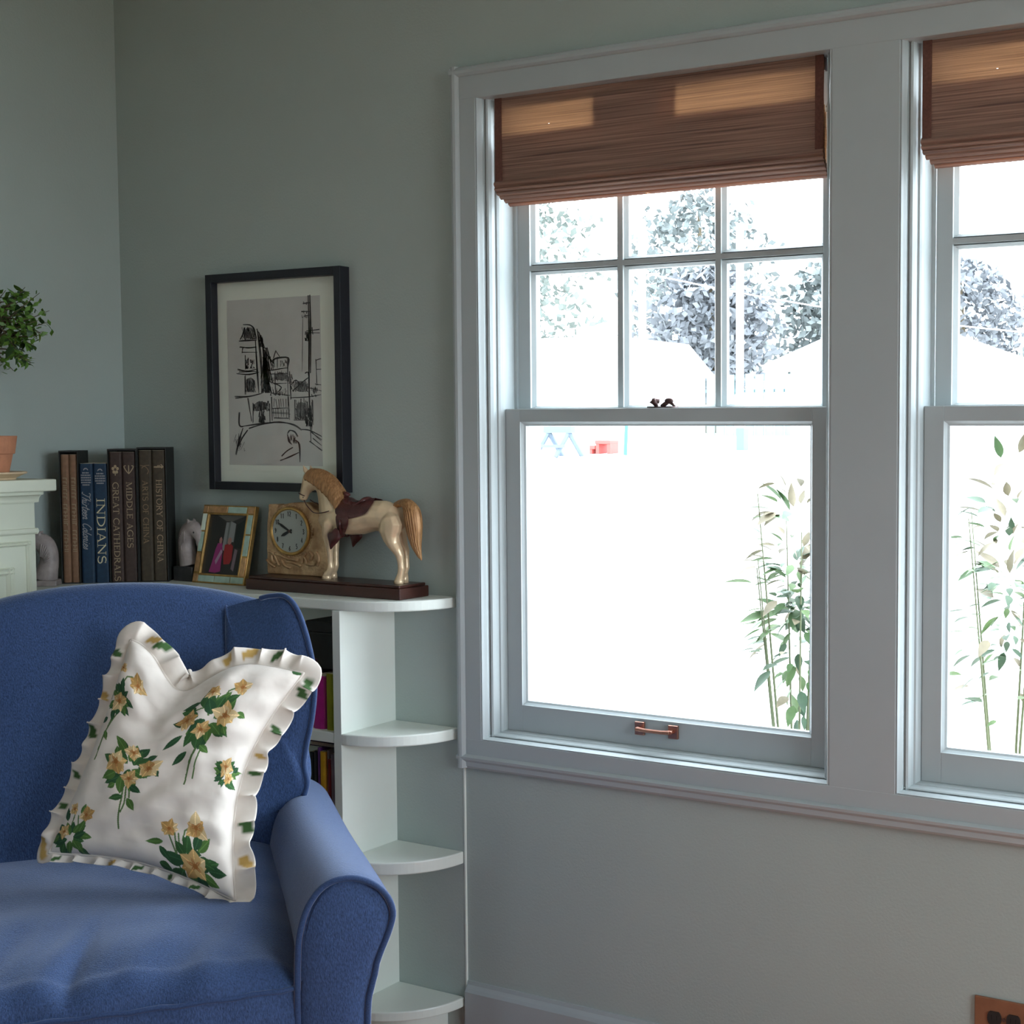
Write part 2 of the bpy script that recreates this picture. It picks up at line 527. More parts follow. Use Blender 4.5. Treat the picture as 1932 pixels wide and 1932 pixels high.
SCR = {  # slanted script, lower-case
    'T': (.62, [[(.05, .82), (.12, .98), (.5, .9), (.72, 1.02)], [(.46, .93), (.36, .4), (.22, .02), (.05, .1)]]),
    'C': (.60, [[(.62, .82), (.6, 1.0), (.42, .96), (.2, .6), (.16, .2), (.3, .0), (.52, .14)]]),
    'h': (.42, [[(.02, .0), (.22, 1.0)], [(.08, .3), (.24, .5), (.32, .42), (.26, .05), (.42, .06)]]),
    'i': (.24, [[(.1, .5), (.04, .08), (.12, .0), (.24, .1)], [(.14, .68), (.16, .74)]]),
    'r': (.32, [[(.02, .0), (.12, .5), (.18, .46), (.3, .5)]]),
    't': (.26, [[(.16, .85), (.04, .1), (.12, .0), (.26, .1)], [(.02, .58), (.26, .6)]]),
    'e': (.32, [[(.06, .24), (.28, .34), (.2, .5), (.06, .36), (.06, .06), (.2, .0), (.32, .12)]]),
    'n': (.42, [[(.02, .0), (.1, .5)], [(.06, .3), (.22, .5), (.3, .42), (.24, .05), (.42, .08)]]),
    'o': (.36, [[(.2, .5), (.04, .3), (.08, .02), (.24, .08), (.28, .4), (.2, .5), (.36, .44)]]),
    'l': (.24, [[(.22, 1.0), (.04, .1), (.12, .0), (.24, .1)]]),
    's': (.30, [[(.02, .04), (.2, .5), (.22, .1), (.08, .0)]]),
    ' ': (.3, []),
}


def text_width(s, gl): return sum(gl[c][0] for c in s)


def letter(mb, s, fn, h, length=None, script=False):
    """sets the words along +x from 0, letters of height h; fn(x, y) -> point"""
    gl = SCR if script else GLY
    w = text_width(s, gl) * h
    k = (length / w) if length else 1.0
    x = 0.0
    for c in s:
        adv, st = gl[c]
        for e in st:
            if script:
                pts = spline([(p[0] + _sl * p[1], p[1]) for p in e], 5)
                ribbon(mb, [((x + p[0] * h * k), p[1] * h) for p in pts], h * .10, fn)
            else:
                pts, wd = e
                ww = (lambda t, q=wd: q(t) * h) if callable(wd) else wd * h
                ribbon(mb, [(x + p[0] * h * k, p[1] * h) for p in pts], ww, fn)
        x += adv * h * k

# ================================================================ THE ROOM
XL, XR, YB, YF, ZC = -1.098, 4.30, 0.0, -5.25, 2.55
WOP = [(0.062 + 0.976 * i, 0.898 + 0.976 * i, 0.675, 2.088) for i in (0, 1, 2)]   # window openings x0 x1 z0 z1; the third is added for its light


def struct(name, mb, m, **k):
    o = mb.build(name, m, **k)
    o['kind'] = 'structure'
    return o


def holed(ax, a0, a1, z0, z1, t0, t1, holes):
    """wall of boxes around rectangular holes; ax 'x' runs along x, 'y' along y"""
    mb = MB()

    def bx(p0, p1, q0, q1):
        if p1 - p0 < 1e-4 or q1 - q0 < 1e-4: return
        if ax == 'x': mb.box(p0, p1, t0, t1, q0, q1)
        else: mb.box(t0, t1, p0, p1, q0, q1)
    c = a0
    for h0, h1, hz0, hz1 in holes:
        bx(c, h0, z0, z1)
        bx(h0, h1, z0, hz0)
        bx(h0, h1, hz1, z1)
        c = h1
    bx(c, a1, z0, z1)
    return mb


struct('wall_back', holed('x', XL - .16, XR + .16, 0, ZC, 0.0, .16, WOP), M['wall'])
struct('wall_left', MB().box(XL - .16, XL, YF - .16, 0.0, 0, ZC), M['wall'])
struct('wall_right', holed('y', YF - .16, 0.0, 0, ZC, XR, XR + .16, [(-2.35, -.65, 1.0, 2.3)]), M['wall'])  # unseen opening, added to let in fill light from the right
struct('wall_front', holed('x', XL, XR, 0, ZC, YF - .16, YF, [(2.4, 2.8, .9, 1.9)]), M['wall'])  # small unseen opening, added for fill light from the front
struct('floor', MB().box(XL - .16, XR + .16, YF - .16, .16, -.12, 0), M['floor'])
struct('ceiling', MB().box(XL - .16, XR + .16, YF - .16, .16, ZC, ZC + .15), M['ceiling'])
bb = MB()
bb.prism([(0, 0), (-.016, 0), (-.016, .094), (-.012, .101), (-.006, .108), (-.004, .116), (0, .116)], 0.004, XR,
         lambda u, w, a: (a, u, w))
struct('baseboard_back', bb, M['trim'])

# ---- casing around both windows and the added third one
tr = thing('trim_1', None, None, (0, 0, 0), kind='structure')
X2 = 2.854
MB().box(1.876, 2.013, -.020, 0, .638, 2.066).build('mullion_casing', M['trim'], tr, bevel=.0015)
MB().box(.018, .061, -.020, 0, .638, 2.066).build('side_casing', M['trim'], tr, bevel=.0015)
MB().box(.900, 1.037, -.020, 0, .638, 2.066).build('mullion_casing', M['trim'], tr, bevel=.0015)
MB().box(X2 - .001, X2 + .045, -.020, 0, .638, 2.066).build('side_casing', M['trim'], tr, bevel=.0015)
MB().box(.018, X2 + .045, -.0205, 0, 2.0625, 2.112).build('head_casing', M['trim'], tr, bevel=.0015)
MB().box(.018, X2 + .045, -.0205, 0, .634, .672).build('bottom_casing', M['trim'], tr, bevel=.0015)
bp = [(0, 0), (0, -.020), (.004, -.027), (.010, -.029), (.016, -.028), (.020, -.0235), (.022, -.019), (.022, 0)]
MB().prism(bp, .606, 2.132, lambda u, w, a: (-.003 + u, w, a)).build('back_band', M['trim'], tr)
MB().prism(bp, .606, 2.132, lambda u, w, a: (X2 + .066 - u, w, a)).build('back_band', M['trim'], tr)
MB().prism(bp, -.003, X2 + .066, lambda u, w, a: (a, w, 2.132 - u)).build('back_band', M['trim'], tr)
MB().prism([(0, 0), (0, -.014), (.006, -.020), (.016, -.021), (.022, -.0275), (.028, -.029), (.033, -.022), (.033, 0)],
           -.003, X2 + .066, lambda u, w, a: (a, w, .604 + u)).build('back_band', M['trim'], tr)

STOP = [(.060, .10), (.060, -.018), (.0645, -.0195), (.067, -.014), (.0705, -.008), (.0705, .003), (.0735, .0035), (.075, -.001),
        (.079, .001), (.082, .008), (.083, .018), (.0865, .019), (.089, .024), (.091, .031), (.091, .10)]


def pane(mb_x0, x1, z0, z1, y, parent):
    MB().box(mb_x0, x1, y, y + .003, z0, z1).build('pane', M['glass'], parent, world=True)


def window(i):
    d = 0.976 * i
    w = thing('window_%d' % (i + 1), None, None, (.48 + d, 0, .672), kind='structure')
    m = M['trim']
    # stepped stop mouldings round the opening
    MB().prism(STOP, .660, 2.075, lambda u, q, a: (u + d, q, a)).build('stop_moulding', m, w, world=True)
    MB().prism(STOP, .660, 2.075, lambda u, q, a: (.961 - u + d, q, a)).build('stop_moulding', m, w, world=True)
    MB().prism(STOP, .060 + d, .901 + d, lambda u, q, a: (a, q, .6715 + (u - .060) * .55)).build('stop_moulding', m, w, world=True)
    MB().box(.060 + d, .901 + d, -.002, .0755, 2.0622, 2.090).build('head_stop', m, w, world=True)
    for a, b in ((.0605, .0915), (.8695, .9005)):
        MB().box(a + d, b + d, .10, .165, .66, 2.086).build('outer_jamb', m, w, world=True)
    for a, b in ((.091, .098), (.864, .870)):
        MB().box(a + d, b + d, .070, .0745, .70, 2.08).build('parting_bead', m, w, world=True)
    MB().box(.0605 + d, .9005 + d, .10, .22, .640, .668).build('outer_sill', m, w, world=True, bevel=.004)
    # lower sash
    L = MB().box(.0918 + d, .131 + d, .0362, .068, .6885, 1.399).build('sash_stile', m, w, world=True, bevel=.001)
    Rr = MB().box(.836 + d, .8692 + d, .0362, .068, .6885, 1.399).build('sash_stile', m, w, world=True, bevel=.001)
    MB().box(.131 + d, .836 + d, .0362, .068, .6885, .747).build('bottom_rail', m, w, world=True, bevel=.001)
    MB().box(.131 + d, .836 + d, .0362, .072, 1.3705, 1.399).build('meeting_rail', m, w, world=True, bevel=.001)
    # sloped glazing bead: a picture-frame of four prisms
    gb = MB()
    pr = [(0, .0385), (.0045, .0435), (.0085, .046), (.0085, .057), (0, .057)]
    x0, x1, z0, z1 = .131 + d, .836 + d, .747, 1.3705
    gb.prism(pr, z0, z1, lambda u, q, a: (x0 + u, q, a))
    gb.prism(pr, z0, z1, lambda u, q, a: (x1 - u, q, a))
    gb.prism(pr, x0, x1, lambda u, q, a: (a, q, z0 + u))
    gb.prism(pr, x0, x1, lambda u, q, a: (a, q, z1 - u))
    gb.build('glazing_bead', m, w, world=True)
    pane(.1335 + d, .8335 + d, .7495, 1.368, .0565, w)
    # upper sash
    MB().box(.0985 + d, .131 + d, .0752, .107, 1.3725, 2.084).build('sash_stile', m, w, world=True, bevel=.001)
    MB().box(.839 + d, .8638 + d, .0752, .107, 1.3725, 2.084).build('sash_stile', m, w, world=True, bevel=.001)
    MB().box(.131 + d, .839 + d, .0752, .107, 1.3725, 1.402).build('upper_sash_bottom_rail', m, w, world=True, bevel=.001)
    MB().box(.131 + d, .839 + d, .0752, .107, 2.048, 2.084).build('upper_sash_top_rail', m, w, world=True, bevel=.001)
    vs = [(.131, .131), (.360, .3735), (.598, .6105), (.839, .839)]
    for a, b in vs[1:3]:
        pm = [(a + d, .0755), (b + d, .0755), (b + d, .082), (b + .003 + d, .088), (b + .003 + d, .103), (a - .003 + d, .103), (a - .003 + d, .088), (a + d, .082)]
        MB().prism(pm, 1.402, 2.048, lambda u, q, z: (u, q, z)).build('muntin', m, w, world=True)
    for k in range(3):
        a, b = vs[k][1] + d, vs[k + 1][0] + d
        pm = [(.0757, 1.7015), (.0757, 1.7125), (.082, 1.7125), (.088, 1.7155), (.103, 1.7155), (.103, 1.6985), (.088, 1.6985), (.082, 1.7015)]
        MB().prism(pm, a, b, lambda q, z, x: (x, q, z)).build('muntin', m, w, world=True)
        for z0, z1 in ((1.400, 1.699), (1.715, 2.05)):
            gb = MB()
            for s in (0, 1):
                gb.prism([(0, .080), (.008, .087), (.008, .097), (0, .097)], z0, z1,
                         lambda u, q, z: (lerp(a, b, s) + (u if s == 0 else -u), q, z))
                gb.prism([(0, .080), (.006, .087), (.006, .097), (0, .097)], a, b,
                         lambda u, q, x: (x, q, lerp(z0, z1, s) + (u if s == 0 else -u)))
            gb.build('glazing_bead', m, w, world=True)
            pane(a - .002, b + .002, z0, z1, .0925, w)
    # sash lock on the meeting rail
    lk = MB()
    cx = .489 + d
    lk.box(cx - .034, cx + .026, .040, .066, 1.3992, 1.4022)
    lk.tube([(cx - .018, .052, 1.402), (cx - .020, .050, 1.409), (cx - .026, .046, 1.416)], [.004, .006, .0085], 8)
    lk.tube([(cx - .026, .046, 1.4155), (cx - .014, .056, 1.4135)], [.004, .006], 8)
    lk.ball((cx + .012, .052, 1.4140), (.0105, .007, .0065))
    lk.tube([(cx - .004, .052, 1.402), (cx + .003, .052, 1.408), (cx + .012, .052, 1.412)], [.006, .005, .004], 8)
    lk.tube([(cx + .012, .052, 1.413), (cx + .022, .052, 1.406), (cx + .025, .052, 1.402)], [.005, .003, .003], 8)
    lk.build('sash_lock', M['bronze'], w, world=True, smooth=True)
    # copper lift on the bottom rail
    if True:
        lf = MB()
        for x in (.4395, .5215):
            lf.box(x - .0115 + d, x + .0115 + d, .0295, .0363, .7125, .7405)
            lf.tube([(x + d, .031, .7275), (x + d, .018, .7275)], .0042, 8)
        lf.tube([(.4395 + d, .0185, .7275), (.46 + d, .0165, .7268), (.501 + d, .0165, .7268), (.5215 + d, .0185, .7275)], [.0048, .0040, .0040, .0048], 10)
        lf.build('sash_lift', M['copper'], w, world=True, bevel=.0012)
    return w


window(0)
window(1)
window(2)  # unseen third window, added to bring in more light beside the others


# ---- woven shades
def shade(i):
    d = 0.976 * i
    t = thing('woven_shade', ['brown woven reed shade rolled half up in the window nearer the framed drawing',
                              'brown woven reed shade cut off by the right edge, in the right-hand window'][i],
              'blind', (.485 + d, .02, 1.835), group='woven reed shades in the two windows')
    x0, x1 = .096 + d, .872 + d
    rnd = random.Random(5 + i)
    MB().box(x0 + .004, x1 - .004, .014, .032, 2.037, 2.0615).build('headrail', M['mahog'], t, world=True, bevel=.001)

    def sheet(a, b, y, z0, z1, amp=.0012, ph=0.0):
        return MB().grid(30, 28, lambda u, v: (lerp(a, b, u), y + amp * math.sin(9 * v + ph) + .0008 * math.sin(17 * u + 5 * v + ph), lerp(z0, z1, v)))
    sheet(x0, x1, .006, 1.884, 2.0618).build('reed_panel', M['blind'], t, world=True, smooth=True)
    for k, (y, z0, z1) in enumerate(((.0125, 1.868, 1.983), (.0195, 1.862, 1.972), (.026, 1.853, 1.960))):
        sheet(x0 + .003, x1 - .003, y, z0, z1, ph=k * 1.3).build('reed_lining', M['blind2'], t, world=True, smooth=True)
    if i == 0:  # hidden strips added behind the panel to block the glow in its middle
        sheet(.345, .545, .0115, 1.975, 2.045).build('reed_lining', M['blind2'], t, world=True, smooth=True)
        sheet(.345, .505, .0135, 1.975, 2.045).build('reed_lining', M['blind2'], t, world=True, smooth=True)
    # the gathered folds at the bottom, each a loop of reed hanging behind the one in front
    for k, (y, zt, zb, w_) in enumerate(((.0015, 1.889, 1.8725, .0), (.0035, 1.876, 1.8655, .0), (.0085, 1.868, 1.8575, .001), (.0150, 1.862, 1.8495, .004), (.0230, 1.855, 1.8425, .010), (.0300, 1.848, 1.8365, .016))):
        n = 7
        pf = [(y + .0052 - .0052 * math.cos(math.pi * j / n) - .0045, lerp(zt, zb, j / n)) for j in range(n + 1)]
        pf = [(y + .0050, zt)] + [(y + .005 - .0068 * math.sin(math.pi * (j + 1) / (n + 1)), lerp(zt, zb, (j + 1) / (n + 1))) for j in range(n)] + [(y + .005, zb), (y + .0062, zb + .001), (y + .0062, zt)]
        MB().prism(pf, x0 - .002 + w_, x1 + .001 - w_ * .3, lambda u, q, a: (a, u, q + .0006 * math.sin(a * 40 + k))).build('fold', M['blind3' if k % 2 else 'blind2'], t, world=True)
    for a, b in ((x0 - .0005, x0 + .017), (x1 - .017, x1 + .0005)):
        MB().box(a, b, .0035, .0052, 1.884, 2.0618).build('edge_tape', M['tape'], t, world=True)
    hk = MB().tube([(x1 + .004, .012, 1.965), (x1 + .007, .010, 1.972), (x1 + .010, .006, 1.964), (x1 + .006, .004, 1.955)], .0022, 6)
    hk.build('cord_hook', flat('cord_white', (.75, .7, .6)), t, world=True, smooth=True)
    return t


shade(0)
shade(1)

# ================================================================ OUTSIDE
def gz(y):
    return lerp(-.45, 1.12, sstep(-2, 15, y)) if y < 15 else 1.12 + (y - 15) * .012


gr = MB().grid(40, 60, lambda u, v: (lerp(-60, 40, u), lerp(.161, 80, v * v), gz(lerp(.161, 80, v * v))))
tag(gr.build('yard_ground', mat('pale_gravel', (.62, .60, .57), .95, vary=.06, scale=1.5), smooth=True), 'pale sunlit yard rising outside the windows', 'ground')
tag(MB().grid(2, 2, lambda u, v: (lerp(-60, 60, u), lerp(-60, .161, v), -.5)).build('lawn', mat('lawn', (.20, .21, .14), .95)), 'lawn around the house, hidden behind the room', 'ground')
white = flat('white_siding', (.80, .82, .82))
s = thing('garden_shed', 'white garden shed with a sloping roof, seen through the upper panes of the nearer window', 'shed', (-12.7, 19.2, gz(19)))
bz = gz(19)
MB().box(-15.6, -11.15, 18.3, 20.6, bz - .2, 2.42).build('wall', white, s, world=True)
MB().prism([(-15.9, 2.38), (-15.9, 3.04), (-11.62, 3.04), (-11.0, 2.38)], 18.15, 20.8, lambda u, w, a: (u, a, w)).build('roof', flat('pale_roof', (.72, .75, .78)), s, world=True)
MB().box(-11.9, -11.75, 18.26, 18.32, 1.9, 2.05).build('vent', flat('grey_vent', (.3, .33, .36)), s, world=True)
h = thing('neighbour_house', 'small pale house with a low gable roof at the right of the upper panes', 'house', (-9.4, 24, gz(24)))
MB().box(-10.45, -6.2, 22.9, 26, gz(24) - .3, 2.62).build('wall', white, h, world=True)
MB().prism([(-10.95, 2.62), (-10.95, 2.70), (-8.5, 3.62), (-5.8, 2.66), (-5.8, 2.58)], 22.6, 26.3, lambda u, w, a: (u, a, w)).build('roof', flat('pale_roof_b', (.74, .76, .79)), h, world=True)
for x in (-10.2, -9.55):
    MB().box(x, x + .42, 22.86, 22.91, 1.95, 2.45).build('house_window', flat('dusky_pane', (.22, .24, .30), .2), h, world=True)
f = thing('yard_fence', 'pale blue-green board fence behind the yard between the shed and the house', 'fence', (-12.2, 27.0, gz(24)))
fm = flat('pale_teal', (.13, .20, .215))
for k in range(18):
    x = -15.6 + k * .25
    y = 26.6 + k * .03
    MB().box(x, x + .225, y, y + .03, gz(24) - .1, 2.72 + .01 * (k % 3)).build('board', fm, f, world=True)
MB().box(-15.6, -11.1, 27.15, 27.19, 2.3, 2.38).build('rail', fm, f, world=True)
for k, (x, y, zt, lab) in enumerate(((-9.9, 16.4, 4.7, 'white post standing left of centre beyond the window'), (-8.45, 17.0, 4.6, 'white post standing beyond the right column of panes'))):
    p = MB().tube([(x, y, gz(y) - .1), (x, y, zt)], .062, 10).build('post', white, smooth=True)
    tag(p, lab, 'post')
wr = MB()
wp = [(-13.5 + 9 * q, 18.0 + 3.0 * q, 4.55 - 1.75 * q + .9 * (q - .5) ** 2) for q in [k / 14 for k in range(15)]]
wr.tube(wp, .012, 5)
tag(wr.build('power_line', flat('white_wire', (.85, .87, .9))), 'thin pale wire crossing the trees outside', 'wire')
# trees: loose leaf clouds on trunks
tl = [mat('far_leaf_%d' % k, c, .8) for k, c in enumerate(((.115, .135, .12), (.12, .138, .135), (.125, .134, .145)))]
TREES = [(-26.0, 33.0, 10.6, 3.6), (-21.6, 38.5, 9.6, 3.3), (-16.9, 31.0, 5.9, 2.2), (-17.6, 42.5, 7.4, 2.3), (-14.2, 34.0, 6.4, 2.3), (-13.0, 40.5, 7.0, 2.8), (-33.0, 39.0, 9.0, 3.6), (-8.0, 37.0, 4.8, 2.4)]
WORDS = ['tallest leafy tree in the upper left panes', 'round dense tree behind the white shed', 'slender tree just right of the shed roof', 'short bushy tree behind the left post',
         'middle tree over the fence', 'low wide tree behind the small house', 'outermost left tree, mostly behind the sash', 'farthest tree right of the small house']
for k, (x, y, zt, r) in enumerate(TREES):
    rn = random.Random(100 + k)
    z0 = gz(y)
    t = thing('tree', WORDS[k], 'tree', (x, y, z0), group='trees beyond the yard')
    MB().tube([(x, y, z0 - .2), (x + .1, y, (z0 + zt) / 2), (x, y, zt - .6)], [.22, .14, .05], 8).build('trunk', M['bark'], t, world=True, smooth=True)
    cl = MB()
    for q in range(3200):
        a, b = rn.uniform(0, 2 * math.pi), rn.uniform(-1, 1)
        rr = r * rn.uniform(.45, 1) * (1 + .22 * math.sin(3 * a + k) + .18 * math.sin(5 * b * 3 + 2 * a))
        cz = z0 + .9 + (zt - z0 - .9) / 2
        c = Vector((x + rr * math.cos(a) * math.sqrt(1 - b * b) * .8, y + rr * math.sin(a) * math.sqrt(1 - b * b) * .8, cz + b * (zt - z0 - .9) / 2 * rn.uniform(.8, 1)))
        e1 = Vector((rn.uniform(-1, 1), rn.uniform(-1, 1), rn.uniform(-1, 1))).normalized()
        e2 = e1.cross(Vector((rn.uniform(-1, 1), rn.uniform(-1, 1), rn.uniform(-1, 1)))).normalized()
        l, w_ = rn.uniform(.09, .22), rn.uniform(.05, .13)
        cl.add([c - e1 * l, c + e2 * w_, c + e1 * l, c - e2 * w_], [(0, 1, 2, 3)])
    cl.build('foliage', tl[k % 3], t, world=True, kind='stuff')
# things standing in the yard
sh = thing('sawhorse', 'blue-grey sawhorse standing in the yard, at the top left of the lower pane', 'sawhorse', (-8.65, 12.4, gz(12.4)))
zb = gz(12.4)
sm = flat('slate_blue', (.075, .10, .13))
MB().box(-8.86, -8.42, 12.33, 12.42, zb + .31, zb + .40).build('beam', sm, sh, world=True)
for x in (-8.80, -8.48):
    for s_ in (-1, 1):
        MB().tube([(x, 12.37, zb + .32), (x + .10 * s_, 12.37 + .16 * s_, zb)], .032, 6).build('leg', sm, sh, world=True)
MB().box(-8.84, -8.44, 12.2, 12.23, zb + .12, zb + .16).build('brace', sm, sh, world=True)
rt = thing('step_stool', 'small red step stool in the yard next to the sawhorse', 'stool', (-8.25, 12.6, gz(12.6)))
zb = gz(12.6)
rd = flat('stool_red', (.40, .050, .040))
MB().box(-8.44, -8.20, 12.9, 13.12, zb + .15, zb + .20).build('top', rd, rt, world=True, bevel=.008)
MB().box(-8.53, -8.44, 12.9, 13.12, zb + .08, zb + .13).build('tread', rd, rt, world=True, bevel=.008)
for x in (-8.43, -8.25):
    MB().box(x, x + .05, 12.91, 13.11, zb, zb + .155).build('leg', rd, rt, world=True)
MB().box(-8.53, -8.49, 12.91, 13.11, zb, zb + .085).build('leg', rd, rt, world=True)
tp = MB().tube([(-7.86, 12.75, gz(12.75)), (-7.84, 12.75, gz(12.75) + .40)], .025, 6)
tag(tp.build('garden_stake', flat('teal_stake', (.03, .16, .17))), 'teal stake stuck in the yard right of the red stool', 'stake')
bn = MB().box(-7.20, -6.95, 12.95, 13.15, gz(13) - .02, gz(13) + .34)
tag(bn.build('storage_bin', flat('grey_bin', (.18, .22, .25)), bevel=.015), 'grey storage bin in the yard below the sash lock', 'bin')
b2 = MB().box(-6.90, -6.78, 14.0, 14.15, gz(14) - .02, gz(14) + .30)
tag(b2.build('planter_box', flat('blue_planter', (.07, .13, .17)), bevel=.01), 'small blue planter in the yard right of the grey bin', 'planter')

LEAFME = {}


def leaf_mesh(name, m, l, w, fold=.25, bend=.15):
    key = (name, m.name, l, w)
    if key in LEAFME: return LEAFME[key]
    n = 6
    v, f = [], []
    for i in range(n + 1):
        t = i / n
        ww = w * math.sin(math.pi * min(t ** .8, 1)) * (1 - .15 * t)
        z = -bend * l * t * t
        v += [(t * l, -ww / 2, z + fold * ww * .5), (t * l, 0, z), (t * l, ww / 2, z + fold * ww * .5)]
    for i in range(n):
        a = i * 3
        f += [(a, a + 1, a + 4, a + 3), (a + 1, a + 2, a + 5, a + 4)]
    me = bpy.data.meshes.new(name)
    me.from_pydata(v, [], f)
    for p in me.polygons: p.use_smooth = True
    me.materials.append(m)
    LEAFME[key] = me
    return me


def put_leaf(me, pos, dirv, up, parent, s=1.0):
    o = bpy.data.objects.new('leaf', me)
    COL.objects.link(o)
    x = Vector(dirv).normalized()
    z = Vector(up) - x * x.dot(Vector(up))
    z = z.normalized() if z.length > 1e-4 else x.orthogonal().normalized()
    y = z.cross(x)
    Mx = Matrix(((x.x * s, y.x * s, z.x * s, pos[0]), (x.y * s, y.y * s, z.y * s, pos[1]), (x.z * s, y.z * s, z.z * s, pos[2]), (0, 0, 0, 1)))
    root = parent
    while root.parent: root = root.parent
    o.parent = parent
    o.matrix_local = INV[root.name] @ Mx
    return o


lg = [mat('shrub_leaf_%d' % k, c, .6, vary=.2, scale=30) for k, c in enumerate(((.055, .105, .032), (.036, .070, .032), (.15, .120, .07), (.085, .14, .045)))]


def shrub(label, c, rx, ry, rz, n, seed, warm, zlow):
    rn = random.Random(seed)
    t = thing('flowering_shrub', label, 'shrub', (c[0], c[1], gz(c[1])), group='shrubs under the windows')
    st = MB()
    for k in range(9):
        a = rn.uniform(0, 2 * math.pi)
        e = (c[0] + rx * .8 * math.cos(a), c[1] + ry * .8 * math.sin(a), c[2] + rz * rn.uniform(.2, .9))
        st.tube([(c[0] + .03 * math.cos(a), c[1] + .03 * math.sin(a), gz(c[1]) - .02), (lerp(c[0], e[0], .4), lerp(c[1], e[1], .4), lerp(gz(c[1]), e[2], .55)), e], [.006, .004, .0015], 5)
    st.build('stems', flat('shrub_stem', (.10, .11, .05)), t, world=True, smooth=True)
    for k in range(n):
        a, b = rn.uniform(0, 2 * math.pi), rn.uniform(-1, 1)
        rr = rn.uniform(.05, 1) ** .75
        sq = math.sqrt(1 - b * b)
        p = Vector((c[0] + rx * rr * sq * math.cos(a), c[1] + ry * rr * sq * math.sin(a), c[2] + rz * rr * b))
        w_ = warm * sstep(c[2] - .1, c[2] + .25, p.z)
        m = lg[2] if rn.random() < w_ * .8 + .1 else lg[rn.choice((0, 1, 1, 3))]
        l = rn.choice((.050, .060, .072))
        me = leaf_mesh('leaf', m, l, l * .42)
        dv = Vector((math.cos(a) * sq, math.sin(a) * sq, .3 * b + rn.uniform(-.5, .5)))
        put_leaf(me, p, dv, (rn.uniform(-.5, .5), rn.uniform(-.5, .5), 1), t, rn.uniform(.7, 1.15))


shrub('leafy green shrub with pale tips against the right side of the nearer lower pane', (.475, .72, .93), .135, .14, .33, 298, 3, .55, 0)
shrub('sparse shrub behind the glass of the window cut off by the right edge', (.955, .95, .95), .15, .16, .36, 190, 8, .8, 0)

# ---- wall outlet low under the windows
ot = thing('wall_outlet', 'brown wall outlet plate with two black sockets, low on the window wall', 'outlet', (1.249, 0, .275))
MB().box(1.192, 1.306, -.006, 0, .240, .3105).build('cover_plate', M['outlet'], ot, world=True, bevel=.002)
for x in (1.231, 1.267):
    pts = [(x + .0135 * math.cos(2 * math.pi * k / 20), .275 + max(-.0125, min(.0125, .017 * math.sin(2 * math.pi * k / 20)))) for k in range(20)]
    sk = MB().prism(pts, -.0085, -.004, lambda u, w, a: (u, a, w)).build('socket', M['black'], ot, world=True)
    hl = MB()
    for dx in (-.005, .005): hl.box(x + dx - .0008, x + dx + .0008, -.0089, -.0084, .272, .281)
    hl.build('slot', flat('slot_dark', (.004, .004, .004)), sk, world=True)
MB().tube([(1.249, -.0085, .275), (1.249, -.005, .275)], .0032, 10).build('screw', M['bronze'], ot, world=True)

# ================================================================ BUILT-IN BOOKCASE
ZT = .983
bk = thing('bookcase', 'white painted built-in bookcase with quarter-round end shelves beside the window', 'bookcase', (-.5, -.09, 0))
SH = [(.960, ZT), (.667, .690), (.385, .411), (.058, .078)]
PX0, PX1, DEP = -.219, -.197, .176
sp = M['shelf']
MB().box(PX0, PX1, -DEP, -.005, .0, .960).build('side_panel', sp, bk, world=True, bevel=.001)
MB().box(-.640, -.620, -DEP + .002, -.005, .078, .960).build('divider', sp, bk, world=True, bevel=.001)
MB().box(XL + .002, PX1, -.0055, -.0005, .0, .960).build('back_panel', sp, bk, world=True)
MB().box(PX1, -.0015, -.0050, -.0005, .0, .960).build('end_back_panel', M['wall'], bk, world=True)
MB().box(-.0015, .0015, -.0060, -.0005, .0, .620).build('edge_strip', sp, bk, world=True)


def quarter(z0, z1, r=DEP + .0005, ex=.184):
    pts = [(PX1 - .001, -.0055), (PX1 - .001, -r)] + [(PX1 + ex * math.sin(q), -r * math.cos(q)) for q in [math.pi / 2 * k / 20 for k in range(1, 21)]]
    pts[-1] = (PX1 + ex, -.0055)
    return MB().prism(pts, z0, z1, lambda u, w, a: (u, w, a))


for k, (z0, z1) in enumerate(SH):
    if k == 0:
        # the top runs on round the corner to the mantel and ends in the same curve
        pts = [(XL + .002, -.352), (-.95, -.352), (-.80, -DEP), (PX1, -DEP)] + \
              [(PX1 + .184 * math.sin(q), -DEP * math.cos(q)) for q in [math.pi / 2 * j / 20 for j in range(1, 20)]] + [(-.0135, -.0008), (XL + .002, -.0008)]
        MB().prism(pts, z0, z1, lambda u, w, a: (u, w, a)).build('top_board', sp, bk, world=True, bevel=.003)
    else:
        MB().box(-.6199, PX0, -DEP + .001, -.0055, z0, z1).build('shelf', sp, bk, world=True, bevel=.001)
        MB().box(XL + .002, -.6401, -DEP + .001, -.0055, z0, z1).build('shelf', sp, bk, world=True, bevel=.001)
        quarter(z0 - (.002 if k else 0), z1, ex=.184 + (.010 if k > 1 else 0)).build('end_shelf', sp, bk, world=True, bevel=.003)
quarter(.0, .056, r=.135, ex=.143).build('toe_kick', sp, bk, world=True)
MB().box(XL + .002, PX0, -DEP + .03, -.0055, 0, .057).build('toe_kick', sp, bk, world=True)
MB().box(-.80, -.78, -.19, -.17, 0, .958).build('corner_post', sp, bk, world=True)
MB().box(XL + .002, -.93, -.350, -.33, 0, .958).build('corner_panel', sp, bk, world=True)

